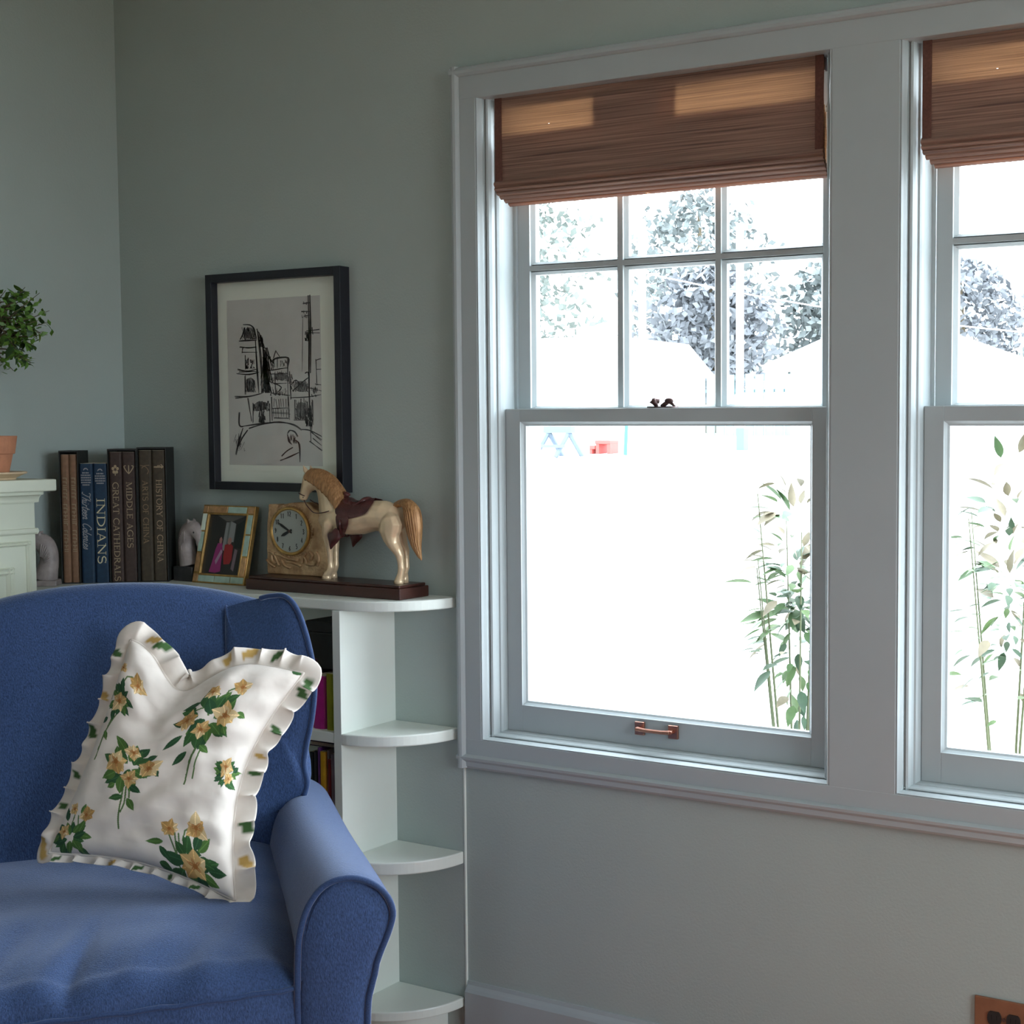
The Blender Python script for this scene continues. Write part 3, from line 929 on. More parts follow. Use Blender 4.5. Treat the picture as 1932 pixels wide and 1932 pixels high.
# ---- books half hidden in the compartments
def low_book(name, x0, x1, z, h, col, label, dep=.15, yf=-.160, title=None):
    t = thing(name, label, 'book', ((x0 + x1) / 2, yf + .06, z))
    m = mat(name + '_' + label.split()[0], col, .5, vary=.08, scale=60)
    r = (x1 - x0) * .25
    pf = [(x0, yf + dep), (x0, yf + r), (x0 + r * .4, yf + r * .3), (x0 + r * 1.2, yf), (x1 - r * 1.2, yf), (x1 - r * .4, yf + r * .3), (x1, yf + r), (x1, yf + dep)]
    MB().prism(pf, z, z + h, lambda u, w, a: (u, w, a)).build('cover', m, t, world=True)
    MB().box(x0 + .002, x1 - .002, yf + .006, yf + dep - .002, z + h - .003, z + h + .0006).build('page_block', M['pages'], t, world=True)
    if title:
        b = MB()
        for q in range(title[0]):
            zz = z + h * (.35 + .08 * q)
            b.box(lerp(x0, x1, .3), lerp(x0, x1, .7), yf - .0006, yf + .0001, zz, zz + h * .05)
        b.build('spine_stamp', title[1], t, world=True)
    return t


z1 = .690
low_book('book', -0.2590, -0.2320, z1, .125, (.36, .37, .015), 'yellow-green book on the upper bookcase shelf beside the white side panel')
low_book('book', -0.3025, -0.2620, z1, .118, (.42, .015, .20), 'magenta book on the upper shelf, left of the yellow-green book')
low_book('book', -0.3455, -0.3055, z1, .15, (.05, .015, .04), 'dark plum book behind the cushion corner on the upper shelf', yf=-.13, dep=.12)
bx = thing('storage_box', 'black box high on the upper bookcase shelf, hidden in shade behind the chair', 'box', (-.28, -.07, .8175))
MB().box(-.345, -.2225, -.128, -.012, .8175, .90).build('body', M['slip'], bx, world=True, bevel=.003)
MB().box(-.347, -.2222, -.130, -.010, .90, .925).build('lid', M['slip'], bx, world=True, bevel=.003)
z2 = .411
low_book('book', -0.2470, -0.2320, z2, .225, (.30, .22, .26), 'pale mauve book on the second shelf against the side panel')
low_book('book', -0.2550, -0.2480, z2, .213, (.25, .02, .025), 'thin dark red book on the second shelf beside the mauve book')
low_book('book', -0.2620, -0.2560, z2, .232, (.33, .27, .25), 'thin greyish book on the second shelf between red and yellow books', yf=-.155)
low_book('book', -0.2790, -0.2630, z2, .228, (.62, .34, .015), 'orange-yellow book on the second bookcase shelf', title=(3, M['black']))
low_book('book', -0.2870, -0.2800, z2, .236, (.12, .03, .18), 'thin purple book left of the orange-yellow book', yf=-.158)
low_book('book', -0.3020, -0.2880, z2, .225, (.018, .018, .025), 'black book with small pale stamps left of the purple book', title=(4, M['silver']), yf=-.155)
low_book('book', -0.3225, -0.3030, z2, .220, (.02, .03, .03), 'dark green-black book on the second shelf, nearly hidden by the armchair', yf=-.15)
fl = thing('flat_book', 'dark book lying flat across the tops of the books on the second shelf', 'book', (-.262, -.09, .6475))
MB().box(-.318, -.2225, -.150, -.03, .6475, .649).build('cover', flat('dark_plum', (.05, .02, .05)), fl, world=True)
MB().box(-.315, -.2245, -.148, -.032, .649, .657).build('page_block', M['pages'], fl, world=True)
MB().box(-.318, -.2225, -.150, -.03, .657, .6585).build('cover', flat('dark_plum_b', (.05, .02, .05)), fl, world=True)

# ================================================================ FIREPLACE MANTEL
mt = thing('fireplace_mantel', 'pale green painted fireplace mantel with stepped cornice at the left edge', 'mantel', (-1.0, -1.2, 0))
mm = M['mantel']
YR, XF, YL = -.370, -.930, -2.05      # right end, front face, left end


def layer(name, dx, z0, z1, bev=.002):
    return MB().box(XL + .001, XF + dx, YL - dx, YR + dx, z0, z1).build(name, mm, mt, world=True, bevel=bev)


MB().box(XL + .001, XF, -.62, YR, 0, 1.19).build('pilaster', mm, mt, world=True, bevel=.0015)
MB().box(XL + .001, XF, YL, -1.79, 0, 1.19).build('pilaster', mm, mt, world=True, bevel=.0015)
MB().box(XL + .001, XF - .01, -1.79, -.62, .86, 1.19).build('frieze', mm, mt, world=True, bevel=.0015)
layer('mantel_shelf', .033, 1.2125, 1.2395, .003)
# cornice mouldings under the shelf, stepped and coved
cv = [(.020, 1.2125), (.020, 1.205)] + [(.0185 - .0105 * math.sin(q), 1.1905 + .0135 * math.cos(q)) for q in [math.pi / 2 * k / 6 for k in range(7)]]
for k in range(len(cv) - 1):
    pass
cm = MB()
prof = [(0, 1.2125)] + cv + [(.007, 1.187), (0, 1.187)]
cm.prism(prof, YL - .02, YR + .004, lambda u, w, a: (XF + u, a, w))
cm.prism(prof, XL + .001, XF + .004, lambda u, w, a: (a, YR + u, w))
cm.build('cornice', mm, mt, world=True)
lg_ = [(0, 1.1285), (.004, 1.127), (.0055, 1.122), (.0055, 1.119), (.003, 1.1155), (0, 1.1145)]
cm = MB()
cm.prism(lg_, YL - .01, YR + .005, lambda u, w, a: (XF + u, a, w))
cm.prism(lg_, XL + .001, XF + .005, lambda u, w, a: (a, YR + u, w))
cm.build('ledge_moulding', mm, mt, world=True)


def rect_mould(name, y0, y1, z0, z1, w, h):
    """thin raised picture moulding on the pilaster face"""
    b = MB()
    pf = [(0, 0), (h, w * .15), (h * .5, w * .45), (h, w * .7), (h * .3, w), (0, w)]
    b.prism(pf, z0, z1, lambda u, q, a: (XF + u, y1 - q, a))
    b.prism(pf, z0, z1, lambda u, q, a: (XF + u, y0 + q, a))
    b.prism(pf, y0, y1, lambda u, q, a: (XF + u, a, z1 - q))
    b.prism(pf, y0, y1, lambda u, q, a: (XF + u, a, z0 + q))
    return b.build(name, mm, mt, world=True)


rect_mould('panel_moulding', -.612, -.384, .12, 1.100, .011, .006)
rect_mould('inner_moulding', -.567, -.427, .17, 1.043, .018, .008)
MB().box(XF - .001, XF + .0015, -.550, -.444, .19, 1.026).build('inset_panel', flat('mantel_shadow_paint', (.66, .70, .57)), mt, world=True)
MB().box(XL + .0005, XL + .012, -1.79, -.62, 0, .86).build('firebox_back', M['stoned'], mt, world=True)

# ================================================================ ARMCHAIR
CH = (-.2955, -.674, 0.0)
ch = thing('armchair', 'blue linen slipcovered wing armchair with rolled arms in the corner', 'armchair', CH, R(47))
dn, pp = M['denim'], M['piping']


def C3(X, v, z): return (X, -v, z)          # chair frame: X to the right, v to the front


def lean(z): return lerp(.045, -.135, (z - .42) / .60)


def crest(X): return 1.047 - .036 * (abs(X) / .25) ** 2.2


def back_pt(u, t):
    X = lerp(-.300, .300, u)
    zc = crest(X)
    if t < .62:
        k = t / .62
        z = lerp(.38, zc - .045, k)
        bul = .030 * math.sin(math.pi * min(max((z - .42) / .62, 0), 1)) * (1 - (abs(X) / .32) ** 4)
        return C3(X, lean(z) + bul, z)
    if t < .80:
        q = (t - .62) / .18 * math.pi
        z = zc - .045
        b0 = .030 * math.sin(math.pi * min(max((z - .42) / .62, 0), 1)) * (1 - (abs(X) / .32) ** 4)
        return C3(X, lean(z) + b0 - .046 * (1 - math.cos(q)), z + .045 * math.sin(q))
    k = (t - .80) / .20
    z = lerp(zc - .045, .10, k)
    return C3(X, lerp(lean(zc - .045) - .085, -.10, k), z)


MB().grid(28, 40, back_pt).build('back', dn, ch, smooth=True)

WO = spline([(0, .56), (0, .80), (.0, .985), (.05, .998), (.30, 1.012), (.52, 1.020), (.70, 1.019), (.83, .992), (.94, .930), (1.0, .860), (.97, .790), (.90, .730), (.86, .690), (.90, .655), (.86, .625), (.5, .60)], 5, True)


def wing_fn(sgn):
    def fn(s, z, h):
        s2 = s
        X = lerp(.205, .372, s2) - h * .62
        v = lerp(lean(min(z, .98)) + .012, .0, max(s2, 0) ** 1.2) + h * .78
        return C3(sgn * X, v, z)
    return fn


for sgn in (1, -1):
    MB().puff(WO, wing_fn(sgn), .026, .052, rings=8, c=(.48, .84), p=.45).build('wing', dn, ch, smooth=True, subsurf=1)
    pf = spline([(.42, 1.017), (.54, 1.0225), (.705, 1.022), (.837, .994), (.947, .931), (1.007, .860), (.977, .790), (.905, .730), (.872, .690), (.905, .655), (.86, .625)], 6)
    MB().tube([wing_fn(sgn)(s, z, .004) for s, z in pf], .0052, 8).build('piping', pp, ch, smooth=True)

# rolled arms
ARM = [(.322, .02), (.322, .30), (.322, .46), (.324, .54), (.328, .575), (.340, .612), (.362, .640), (.392, .650), (.424, .642), (.450, .620), (.462, .590), (.456, .560), (.440, .520), (.428, .480), (.422, .440), (.420, .30), (.420, .02)]
ARMS = spline(ARM, 4)


def arm_pt(sgn, k, v):
    X, z = ARMS[k]
    f = sstep(.45, .66, v)
    bk_ = max(0, 1 - v / .62)
    X -= .045 * bk_
    dz = -.004 * math.sin(v * 9) * (z > .5) + .006 * f * (z > .5) - .020 * bk_ * (z > .3)
    return C3(sgn * (X + .010 * math.sin(3 * v) * (z > .5) * .4), v, z + dz)


VS = [-.16, -.08, 0, .08, .16, .24, .32, .40, .48, .54, .60, .635, .646, .650]
for sgn in (1, -1):
    mb = MB()
    n = len(ARMS)
    cX = sum(p[0] for p in ARMS) / n
    vs = []
    for v in VS:
        sc_ = 1.0 if v < .64 else (.985 if v < .648 else .95)
        for k in range(n):
            x, y, z = arm_pt(sgn, k, v)
            vs.append((sgn * cX + (x - sgn * cX) * sc_, y, .4 + (z - .4) * (sc_ if sc_ == 1 else (1 + sc_) / 2)))
    fs = []
    for i in range(len(VS) - 1):
        for k in range(n - 1):
            fs.append((i * n + k, i * n + k + 1, (i + 1) * n + k + 1, (i + 1) * n + k))
    mb.add(vs, fs)
    mb.build('arm', dn, ch, smooth=True)
    fp = [(x, z) for x, z in ARMS]
    MB().puff(fp, lambda u, w, h: C3(sgn * u, .644 + h, w + .006 * (w > .5)), .016, .002, rings=6, c=(.385, .50), p=.5).build('arm_front_panel', dn, ch, smooth=True)
    MB().tube([C3(sgn * (x + (.002 if x > .39 else -.002)), .648, z + .0075 * (z > .5)) for x, z in ARMS], .0052, 8).build('piping', pp, ch, smooth=True)

def crease(X, v):
    a = noise.noise(Vector((X * 21 + 3.1 * v, v * 4.2, 1.7))) * .0125 * sstep(.25, .6, v)
    return a + noise.noise(Vector((X * 7, v * 9, 4.2))) * .0050 - .006 * math.exp(-((X - .06 + .1 * v) / .012) ** 2) * sstep(.35, .6, v)


# seat cushion, crowned, rounded to the front
def seat_z(X, v):
    ex = 1 - (abs(X) / .335) ** 6
    ev = 1 - max(0, (v - .36) / .30) ** 2.6
    return .470 + (.088 * max(ex, 0) ** .5) * (.45 + .55 * max(ev, 0) ** .5) + crease(X, v)


def seat_pt(u, t):
    X = lerp(-.325, .325, u)
    vf = .655 - .012 * (abs(X) / .32) ** 4 + .004 * noise.noise(Vector((X * 22, 0, 8.3)))
    if t < .62:
        v = lerp(-.02, vf - .05, (t / .62))
        return C3(X, v, seat_z(X, v))
    k = (t - .62) / .38
    z0 = seat_z(X, vf - .05)
    if k < .45:
        q = k / .45 * math.pi / 2
        r = z0 - .492
        return C3(X, vf - .05 + .05 * math.sin(q) + .003 * math.sin(40 * X) * math.sin(q), .492 + r * math.cos(q))
    z = lerp(.492, .365, (k - .45) / .55)
    return C3(X, vf + .006 * math.sin((k - .45) / .55 * math.pi) + .004 * noise.noise(Vector((X * 15, z * 12, 2.2))), z)


MB().grid(110, 90, seat_pt).build('seat_cushion', dn, ch, smooth=True)
MB().tube([C3(lerp(-.318, .318, k / 30), .657 - .012 * (abs(lerp(-.318, .318, k / 30)) / .32) ** 4, .493 + .0015 * math.sin(k * 1.9)) for k in range(31)], .0042, 8).build('piping', pp, ch, smooth=True)
MB().box(-.320, .320, -.60, .06, .10, .366).build('seat_rail', dn, ch, bevel=.01)


def skirt_pt(u, t):
    # right side, front, left side
    L1, L2 = .70, .86
    s = u * (2 * L1 + L2)
    flare = lerp(.004, .035, t) + lerp(.0, .010, t) * math.sin(s * 70)
    z = lerp(.36, .02, t)
    if s < L1: return C3(.424 + flare, lerp(-.12, .655, s / L1), z + (.07 * (1 - t) if True else 0))
    if s < L1 + L2: return C3(lerp(.428, -.428, (s - L1) / L2), .664 + flare * .8, z - .07 * (1 - t))
    return C3(-.424 - flare, lerp(.655, -.12, (s - L1 - L2) / L1), z)


MB().grid(220, 10, skirt_pt).build('skirt', dn, ch, smooth=True)
for X in (-.36, .36):
    for v in (-.08, .58):
        MB().tube([C3(X, v, 0), C3(X, v, .12)], [.016, .024], 8).build('leg', M['mahog'], ch)

# ================================================================ CUSHION
PC = {'TL': Vector((.046, .035, .962)), 'TR': Vector((.347, .150, .898)), 'BR': Vector((.226, .372, .552)), 'BL': Vector((-.083, .165, .606))}
DC = {'TL': (640, 190), 'TR': (1680, 390), 'BR': (1370, 1760), 'BL': (170, 1500)}   # design plan of the print


def bil(d, s, t):
    a = d['TL'] * (1 - s) + d['TR'] * s
    b = d['BL'] * (1 - s) + d['BR'] * s
    return a * (1 - t) + b * t


PN = (PC['TR'] - PC['TL']).cross(PC['BL'] - PC['TL']).normalized()
if PN.y < 0: PN = -PN
EX = (PC['TR'] - PC['TL']).normalized()
EY = (PC['BL'] - PC['TL']).normalized()


def cush_mid(s, t):
    p = bil(PC, s, t)
    dip = math.exp(-((s - .36) / .20) ** 2) * (1 - t) ** 2
    p = p + EY * (.066 * dip) + Vector((0, 0, -.012)) * dip
    p = p - EX * (.052 * math.sin(math.pi * t) * s ** 4)              # right edge drawn in
    p = p + EX * (.012 * math.sin(math.pi * t) * (1 - s) ** 4)
    p = p - EY * (.022 * math.sin(math.pi * s) * t ** 4)
    return p


def cush_pt(s, t, side):
    p = cush_mid(s, t)
    b = (max(0, 16 * s * (1 - s) * t * (1 - t))) ** .42
    dent = math.exp(-((s - .34) / .16) ** 2) * math.exp(-(t / .42) ** 2)
    w = .070 * b * (1 - .40 * dent) + .0075 * math.sin(46 * t + 6 * s) * (s ** 4) * b + .010 * noise.noise(Vector((s * 7, t * 11, 3.3))) * b + .004 * math.sin(30 * s + 8 * t) * math.exp(-(t / .28) ** 2) * b \
        + .003 * math.sin(42 * t - 9 * s) * (1 - s) ** 5 * b
    p = p + PN * (w if side > 0 else -.75 * w)
    return (p.x, -p.y, p.z)


cu = thing('cushion', 'cream ruffled cushion printed with yellow flower bouquets, leaning in the blue armchair', 'cushion',
           tuple(Vector(CH) + Matrix.Rotation(R(47), 3, 'Z') @ Vector((.10, -.2, .55))), R(47))
off = Vector((.10, -.2, .55))
NG = 420


def paint(U):
    """the print: flower sprays on cream linen; U: (n, 2) points of the design plan"""
    rn = random.Random(12)
    n = len(U)
    c = np.empty((n, 3))
    c[:] = (.735, .665, .60)
    X, Y = U[:, 0], U[:, 1]

    def leafp(x, y, l, w, ang, col):
        a = R(ang)
        dx, dy = X - x, Y - y
        q = dx * math.cos(a) + dy * math.sin(a)
        r = -dx * math.sin(a) + dy * math.cos(a)
        t = q / l
        ok = (t > 0) & (t < 1)
        hw = w * np.sin(np.pi * np.clip(t, 0, 1) ** .8) * .5
        m = ok & (np.abs(r) < hw)
        c[m] = col
        mv = ok & (np.abs(r) < 2.2) & m
        c[mv] = tuple(k * 1.7 for k in col)

    def line(pts, w, col):
        for (x0, y0), (x1, y1) in zip(pts, pts[1:]):
            L2 = (x1 - x0) ** 2 + (y1 - y0) ** 2
            t = np.clip(((X - x0) * (x1 - x0) + (Y - y0) * (y1 - y0)) / L2, 0, 1)
            m = (X - x0 - t * (x1 - x0)) ** 2 + (Y - y0 - t * (y1 - y0)) ** 2 < w * w
            c[m] = col

    GR = [(.040, .105, .035), (.028, .078, .034), (.075, .155, .04)]

    def flower(x, y, r, rot=None):
        rot = rn.uniform(0, 72) if rot is None else rot
        for k in range(7):
            a = rot + 360 / 7 * 3 * k + rn.uniform(-22, 22)
            leafp(x - r * .1 * math.cos(R(a)), y - r * .1 * math.sin(R(a)), r * rn.uniform(.85, 1.28), r * rn.uniform(.7, .95), a, rn.choice([(.55, .36, .15), (.44, .26, .09), (.64, .48, .26), (.50, .33, .14)]))
        for k in range(5):
            a = rot + 36 + 72 * k
            leafp(x, y, r * rn.uniform(.35, .7), r * .20, a + rn.uniform(-25, 25), (.34, .165, .06))
        m = (X - x) ** 2 + (Y - y) ** 2 < (r * .17) ** 2
        c[m] = (.32, .13, .035)

    def bunch(x, y, s, seed):
        r2 = random.Random(seed)
        for k in range(21):
            a = 360 * k / 21 * 2.0 + r2.uniform(-14, 14)
            d = s * r2.uniform(.10, .75)
            leafp(x + d * math.cos(R(a)), y + d * .85 * math.sin(R(a)), s * r2.uniform(.6, .9), s * .40, a + r2.uniform(-35, 35), r2.choice(GR))

    # full spray right of centre
    for p in ([(1200, 800), (1110, 1085)], [(1190, 830), (1130, 1000), (1100, 1140)], [(1215, 820), (1185, 980), (1155, 1105)], [(1210, 520), (1200, 640), (1210, 700)], [(1260, 560), (1230, 660)],
              [(1370, 520), (1310, 545), (1285, 600)], [(1120, 640), (1190, 640)]): line(p, 5.5, (.10, .17, .06))
    bunch(1215, 730, 170, 4)
    for l in ((1060, 800, 140, 46, 150), (1100, 930, 120, 50, 140), (1180, 900, 90, 44, 38), (1400, 700, 70, 44, 30), (1330, 790, 60, 48, 62), (1160, 590, 110, 42, -172), (1310, 620, 90, 50, -28)): leafp(*l, GR[rn.randrange(3)])
    for f in ((1085, 690, 74), (1320, 715, 92), (1172, 790, 60), (1218, 528, 52), (1385, 525, 62)): flower(*f)
    # centre spray
    for p in ([(700, 1120), (675, 1250), (660, 1410)], [(720, 1120), (700, 1250), (680, 1300)], [(740, 1130), (735, 1200)]): line(p, 5.5, (.10, .17, .06))
    bunch(740, 985, 165, 9)
    for l in ((720, 1205, 105, 50, 60), (740, 1120, 90, 50, 35), (690, 1190, 95, 44, 168), (640, 1110, 60, 40, 150), (850, 930, 70, 46, -20), (900, 1020, 60, 44, 62), (640, 920, 60, 46, -105)): leafp(*l, GR[rn.randrange(3)])
    for f in ((640, 965, 88), (868, 1000, 86), (735, 1068, 64), (757, 880, 62)): flower(*f)
    # upper left spray
    for p in ([(560, 700), (500, 820), (455, 960)], [(590, 680), (520, 780), (470, 900)], [(690, 420), (650, 430), (620, 480)]): line(p, 5, (.12, .18, .07))
    bunch(600, 580, 100, 14)
    for l in ((560, 640, 80, 40, 90), (520, 700, 70, 36, 160), (630, 600, 70, 46, 60), (510, 780, 66, 36, 70), (590, 270, 90, 52, 175)): leafp(*l, GR[rn.randrange(3)])
    for f in ((600, 590, 72), (735, 452, 66), (608, 378, 40)): flower(*f)
    # lower right spray
    for p in ([(1000, 1450), (1030, 1560), (1040, 1640)], [(1065, 1440), (1060, 1580)], [(1040, 1440), (1036, 1560)], [(1160, 1400), (1110, 1420), (1090, 1480)]): line(p, 5.5, (.11, .18, .07))
    bunch(1130, 1620, 150, 21)
    for l in ((950, 1490, 120, 40, 178), (920, 1520, 110, 46, 55), (1130, 1540, 80, 48, 10), (1200, 1590, 90, 48, 20), (900, 1620, 90, 60, 30)): leafp(*l, GR[rn.randrange(3)])
    for f in ((1003, 1412, 62), (1192, 1400, 82), (1150, 1620, 95)): flower(*f)
    # lower left spray
    for p in ([(330, 1380), (350, 1300)], [(385, 1390), (380, 1310)]): line(p, 5, (.11, .18, .07))
    bunch(340, 1440, 110, 30)
    for l in ((300, 1330, 90, 40, -100), (400, 1300, 70, 36, -60), (250, 1420, 70, 46, 170)): leafp(*l, GR[rn.randrange(3)])
    for f in ((440, 1310, 58), (345, 1262, 40), (285, 1395, 44)): flower(*f)
    # spray running off the right seam
    bunch(1420, 1080, 80, 33)
    for l in ((1390, 1030, 75, 40, 185), (1400, 1090, 85, 46, 170), (1430, 1130, 80, 46, 30), (1620, 380, 70, 40, 20)): leafp(*l, GR[rn.randrange(3)])
    for f in ((1408, 1040, 60), (1440, 1110, 40)): flower(*f)
    return c


def set_print(o, cols):
    at = o.data.color_attributes.new('print', 'FLOAT_COLOR', 'POINT')
    arr = np.ones((len(o.data.vertices), 4), dtype=np.float32)
    arr[:, :3] = cols
    at.data.foreach_set('color', arr.ravel())


def bilD(s, t):
    a = [(DC['TL'][k] * (1 - s) + DC['TR'][k] * s) * (1 - t) + (DC['BL'][k] * (1 - s) + DC['BR'][k] * s) * t for k in (0, 1)]
    return a


fr = MB().grid(NG, NG, lambda s, t: tuple(Vector(cush_pt(s, t, 1)) - off))
o = fr.build('front_cover', M['print'], cu, smooth=True)
st = [(i / (NG - 1), j / (NG - 1)) for j in range(NG) for i in range(NG)]
set_print(o, paint(np.array([bilD(*q) for q in st])))
o = MB().grid(40, 40, lambda s, t: tuple(Vector(cush_pt(s, t, -1)) - off)).build('back_cover', M['print'], cu, smooth=True)
set_print(o, np.tile(np.array([.735, .665, .60]), (1600, 1)))

# pleated ruffle round the seam
loop = []
NE = 120
for k in range(NE): loop.append((k / NE, 0.0))
for k in range(NE): loop.append((1.0, k / NE))
for k in range(NE): loop.append((1 - k / NE, 1.0))
for k in range(NE): loop.append((0.0, 1 - k / NE))
ctr = cush_mid(.5, .5)
rn = random.Random(77)
NL = len(loop)
base = [cush_mid(*q) for q in loop]
ph = 0
mbv, cols = [], []
NR = 7
pl = [rn.uniform(.7, 1.3) for _ in range(NL)]
phase = 0.0
for k in range(NL):
    s, t = loop[k]
    tan = (base[(k + 2) % NL] - base[k - 2]).normalized()
    outw = tan.cross(PN).normalized()
    if outw.dot(base[k] - ctr) < 0: outw = -outw
    phase += .62 * (.8 + .4 * math.sin(k * .37))
    wide = .036
    bottom = (t == 1.0)
    if bottom: wide = .015
    if s == 0.0: wide = .030
    sw = math.sin(phase)
    for j in range(NR):
        q = j / (NR - 1)
        amp = .0085 * q ** .7
        p = base[k] + outw * (wide * q * (1 + .10 * math.sin(phase * .5 + 1) * q)) + PN * (amp * sw + (.006 * q if not bottom else .004 * q)) + tan * (.006 * q * math.cos(phase))
        if s == 0.0 or t == 0.0: p = p - PN * (.012 * q * q)
        mbv.append(tuple(Vector((p.x, -p.y, p.z)) - off))
        d = 1.0
        cols.append((.725 * d, .655 * d, .585 * d))
rf = MB()
rf.add(mbv, [(k * NR + j, ((k + 1) % NL) * NR + j, ((k + 1) % NL) * NR + j + 1, k * NR + j + 1) for k in range(NL) for j in range(NR - 1)])
o = rf.build('ruffle', M['print'], cu, smooth=True, solid=.0012, subsurf=1)
cols = np.array(cols)
for k0 in (8, 14, 70, 80, 96, 122, 128, 150, 168, 178, 205, 222, 262, 282, 300, 318, 352, 360, 384, 400, 424, 444, 470):
    g = rn.random() < .7
    for dk in range(rn.choice((3, 5, 6))):
        for j in range(NR):
            if abs(j - 3 - dk * .4 + rn.uniform(-.3, .3)) < 1.6 and (k0 + dk) < NL:
                cols[(k0 + dk) * NR + j] = (.05, .11, .035) if g else (.50, .32, .10)
o.modifiers.clear()
set_print(o, cols)
m_ = o.modifiers.new('u', 'SUBSURF'); m_.levels = 1; m_.render_levels = 1
m_ = o.modifiers.new('t', 'SOLIDIFY'); m_.thickness = .0012
sm_ = MB().tube([tuple(Vector((b.x, -b.y, b.z)) - off) for b in base] + [tuple(Vector((base[0].x, -base[0].y, base[0].z)) - off)], .0032, 6)
o = sm_.build('seam_cord', M['print'], cu, smooth=True)
set_print(o, np.tile(np.array([.68, .61, .54]), (len(o.data.vertices), 1)))

# ================================================================ FRAMED DRAWING
pic = thing('framed_drawing', 'black framed ink drawing of a steep town street hanging on the wall beside the window', 'picture', (-.54, 0, 1.208))
x0, x1, z0, z1 = -.757, -.322, 1.208, 1.726
fw = .0195
fm = M['blackf']
for a in ((x0, x0 + fw, z0, z1), (x1 - fw, x1, z0, z1), (x0 + fw, x1 - fw, z1 - fw, z1), (x0 + fw, x1 - fw, z0, z0 + fw)):
    MB().box(a[0], a[1], -.031, -.0005, a[2], a[3]).build('frame_rail', fm, pic, world=True, bevel=.0008)
px = [(-.7046, 1.6644), (-.4026, 1.6625), (-.4032, 1.274), (-.705, 1.2671)]
MB().box(x0 + .01, x1 - .01, -.0115, -.004, z0 + .01, z1 - .01).build('mat_board', M['matboard'], pic, world=True)
MB().box(-.7055, -.4025, -.0122, -.0105, 1.268, 1.664).build('paper', M['paper'], pic, world=True)
rn = random.Random(4)


def SK(x, y): return (-.8204 + .0004295 * x - 8.06e-6 * y, -.0127, 1.771 - 6.5e-6 * x - .000311 * y)


ink, wash = MB(), MB()


def pen(pts, w=7, n=1, jit=5, mb=None):
    for q in range(n):
        P = [(x + rn.uniform(-jit, jit), y + rn.uniform(-jit, jit)) for x, y in pts]
        if len(P) > 2: P = spline(P, 4)
        ribbon(mb or ink, P, lambda t: w * (.55 + .6 * math.sin(math.pi * min(1, t * .9 + .1))), lambda x, y: SK(x, y))


def scrib(x0, y0, x1, y1, n, w=6, lean_=.3):
    for q in range(n):
        x = rn.uniform(x0, x1)
        y = rn.uniform(y0, y1)
        l = rn.uniform(.2, .5) * (y1 - y0)
        pen([(x, y), (x + lean_ * l * rn.uniform(-.5, 1), min(y + l, y1))], w * rn.uniform(.5, 1.2), 1, 2)


# corner tower on the left with its dome
for p in (((405, 530), (460, 535), (495, 570), (505, 640)), ((410, 545), (395, 610), (380, 640)), ((370, 655), (440, 650), (505, 645)), ((375, 700), (450, 705), (510, 700)),
          ((395, 740), (510, 742)), ((400, 705), (398, 745)), ((505, 560), (550, 640), (560, 700), (590, 710)), ((360, 870), (440, 880), (520, 870)), ((355, 905), (450, 912), (530, 895)),
          ((370, 890), (520, 885)), ((340, 1080), (440, 1078), (545, 1055)), ((345, 1092), (430, 1088)), ((415, 760), (418, 870)), ((500, 650), (512, 870), (522, 1050)), ((415, 920), (420, 1060)),
          ((375, 1205), (370, 1300), (400, 1310)), ((440, 1095), (465, 1270)), ((545, 640), (560, 760), (570, 960)), ((510, 560), (540, 780), (550, 1060))): pen(p, 7, 2)
scrib(395, 545, 500, 640, 60, 8)
scrib(420, 780, 445, 865, 16, 9)
scrib(455, 780, 490, 865, 14, 8)
scrib(418, 930, 490, 1045, 46, 8)
scrib(520, 580, 560, 700, 30, 9)
scrib(555, 700, 600, 1050, 90, 9)
# houses down the middle
for p in (((565, 720), (610, 790), (645, 830)), ((640, 830), (650, 790), (745, 785), (745, 860)), ((655, 730), (640, 790)), ((655, 735), (690, 785)), ((600, 880), (680, 870), (750, 862)),
          ((620, 910), (740, 905)), ((745, 790), (745, 1100)), ((650, 920), (655, 1070)), ((600, 960), (700, 1010), (640, 1060)), ((640, 980), (740, 975)), ((610, 1050), (760, 1070)),
          ((760, 890), (770, 1100)), ((620, 1080), (625, 1260)), ((745, 1080), (755, 1250)), ((625, 1165), (750, 1165)), ((620, 1200), (760, 1205)), ((640, 1240), (755, 1240)), ((665, 780), (668, 860))): pen(p, 6, 2)
scrib(575, 760, 640, 880, 34, 8)
scrib(600, 880, 745, 960, 40, 6)
scrib(690, 795, 740, 850, 22, 5)
scrib(600, 1000, 745, 1070, 36, 6)
scrib(750, 895, 775, 980, 14, 7)
for k in range(7): pen([(640 + 18 * k, 1095), (642 + 18 * k, 1160)], 6, 1)
for k in range(7): pen([(635 + 20 * k, 1172), (636 + 20 * k, 1235)], 6, 1)
# arch and tree under the tower
scrib(480, 1110, 605, 1190, 60, 11)
scrib(525, 1180, 570, 1280, 40, 10)
for x in (480, 605, 545): pen([(x, 1130), (x + 2, 1280)], 8, 2)
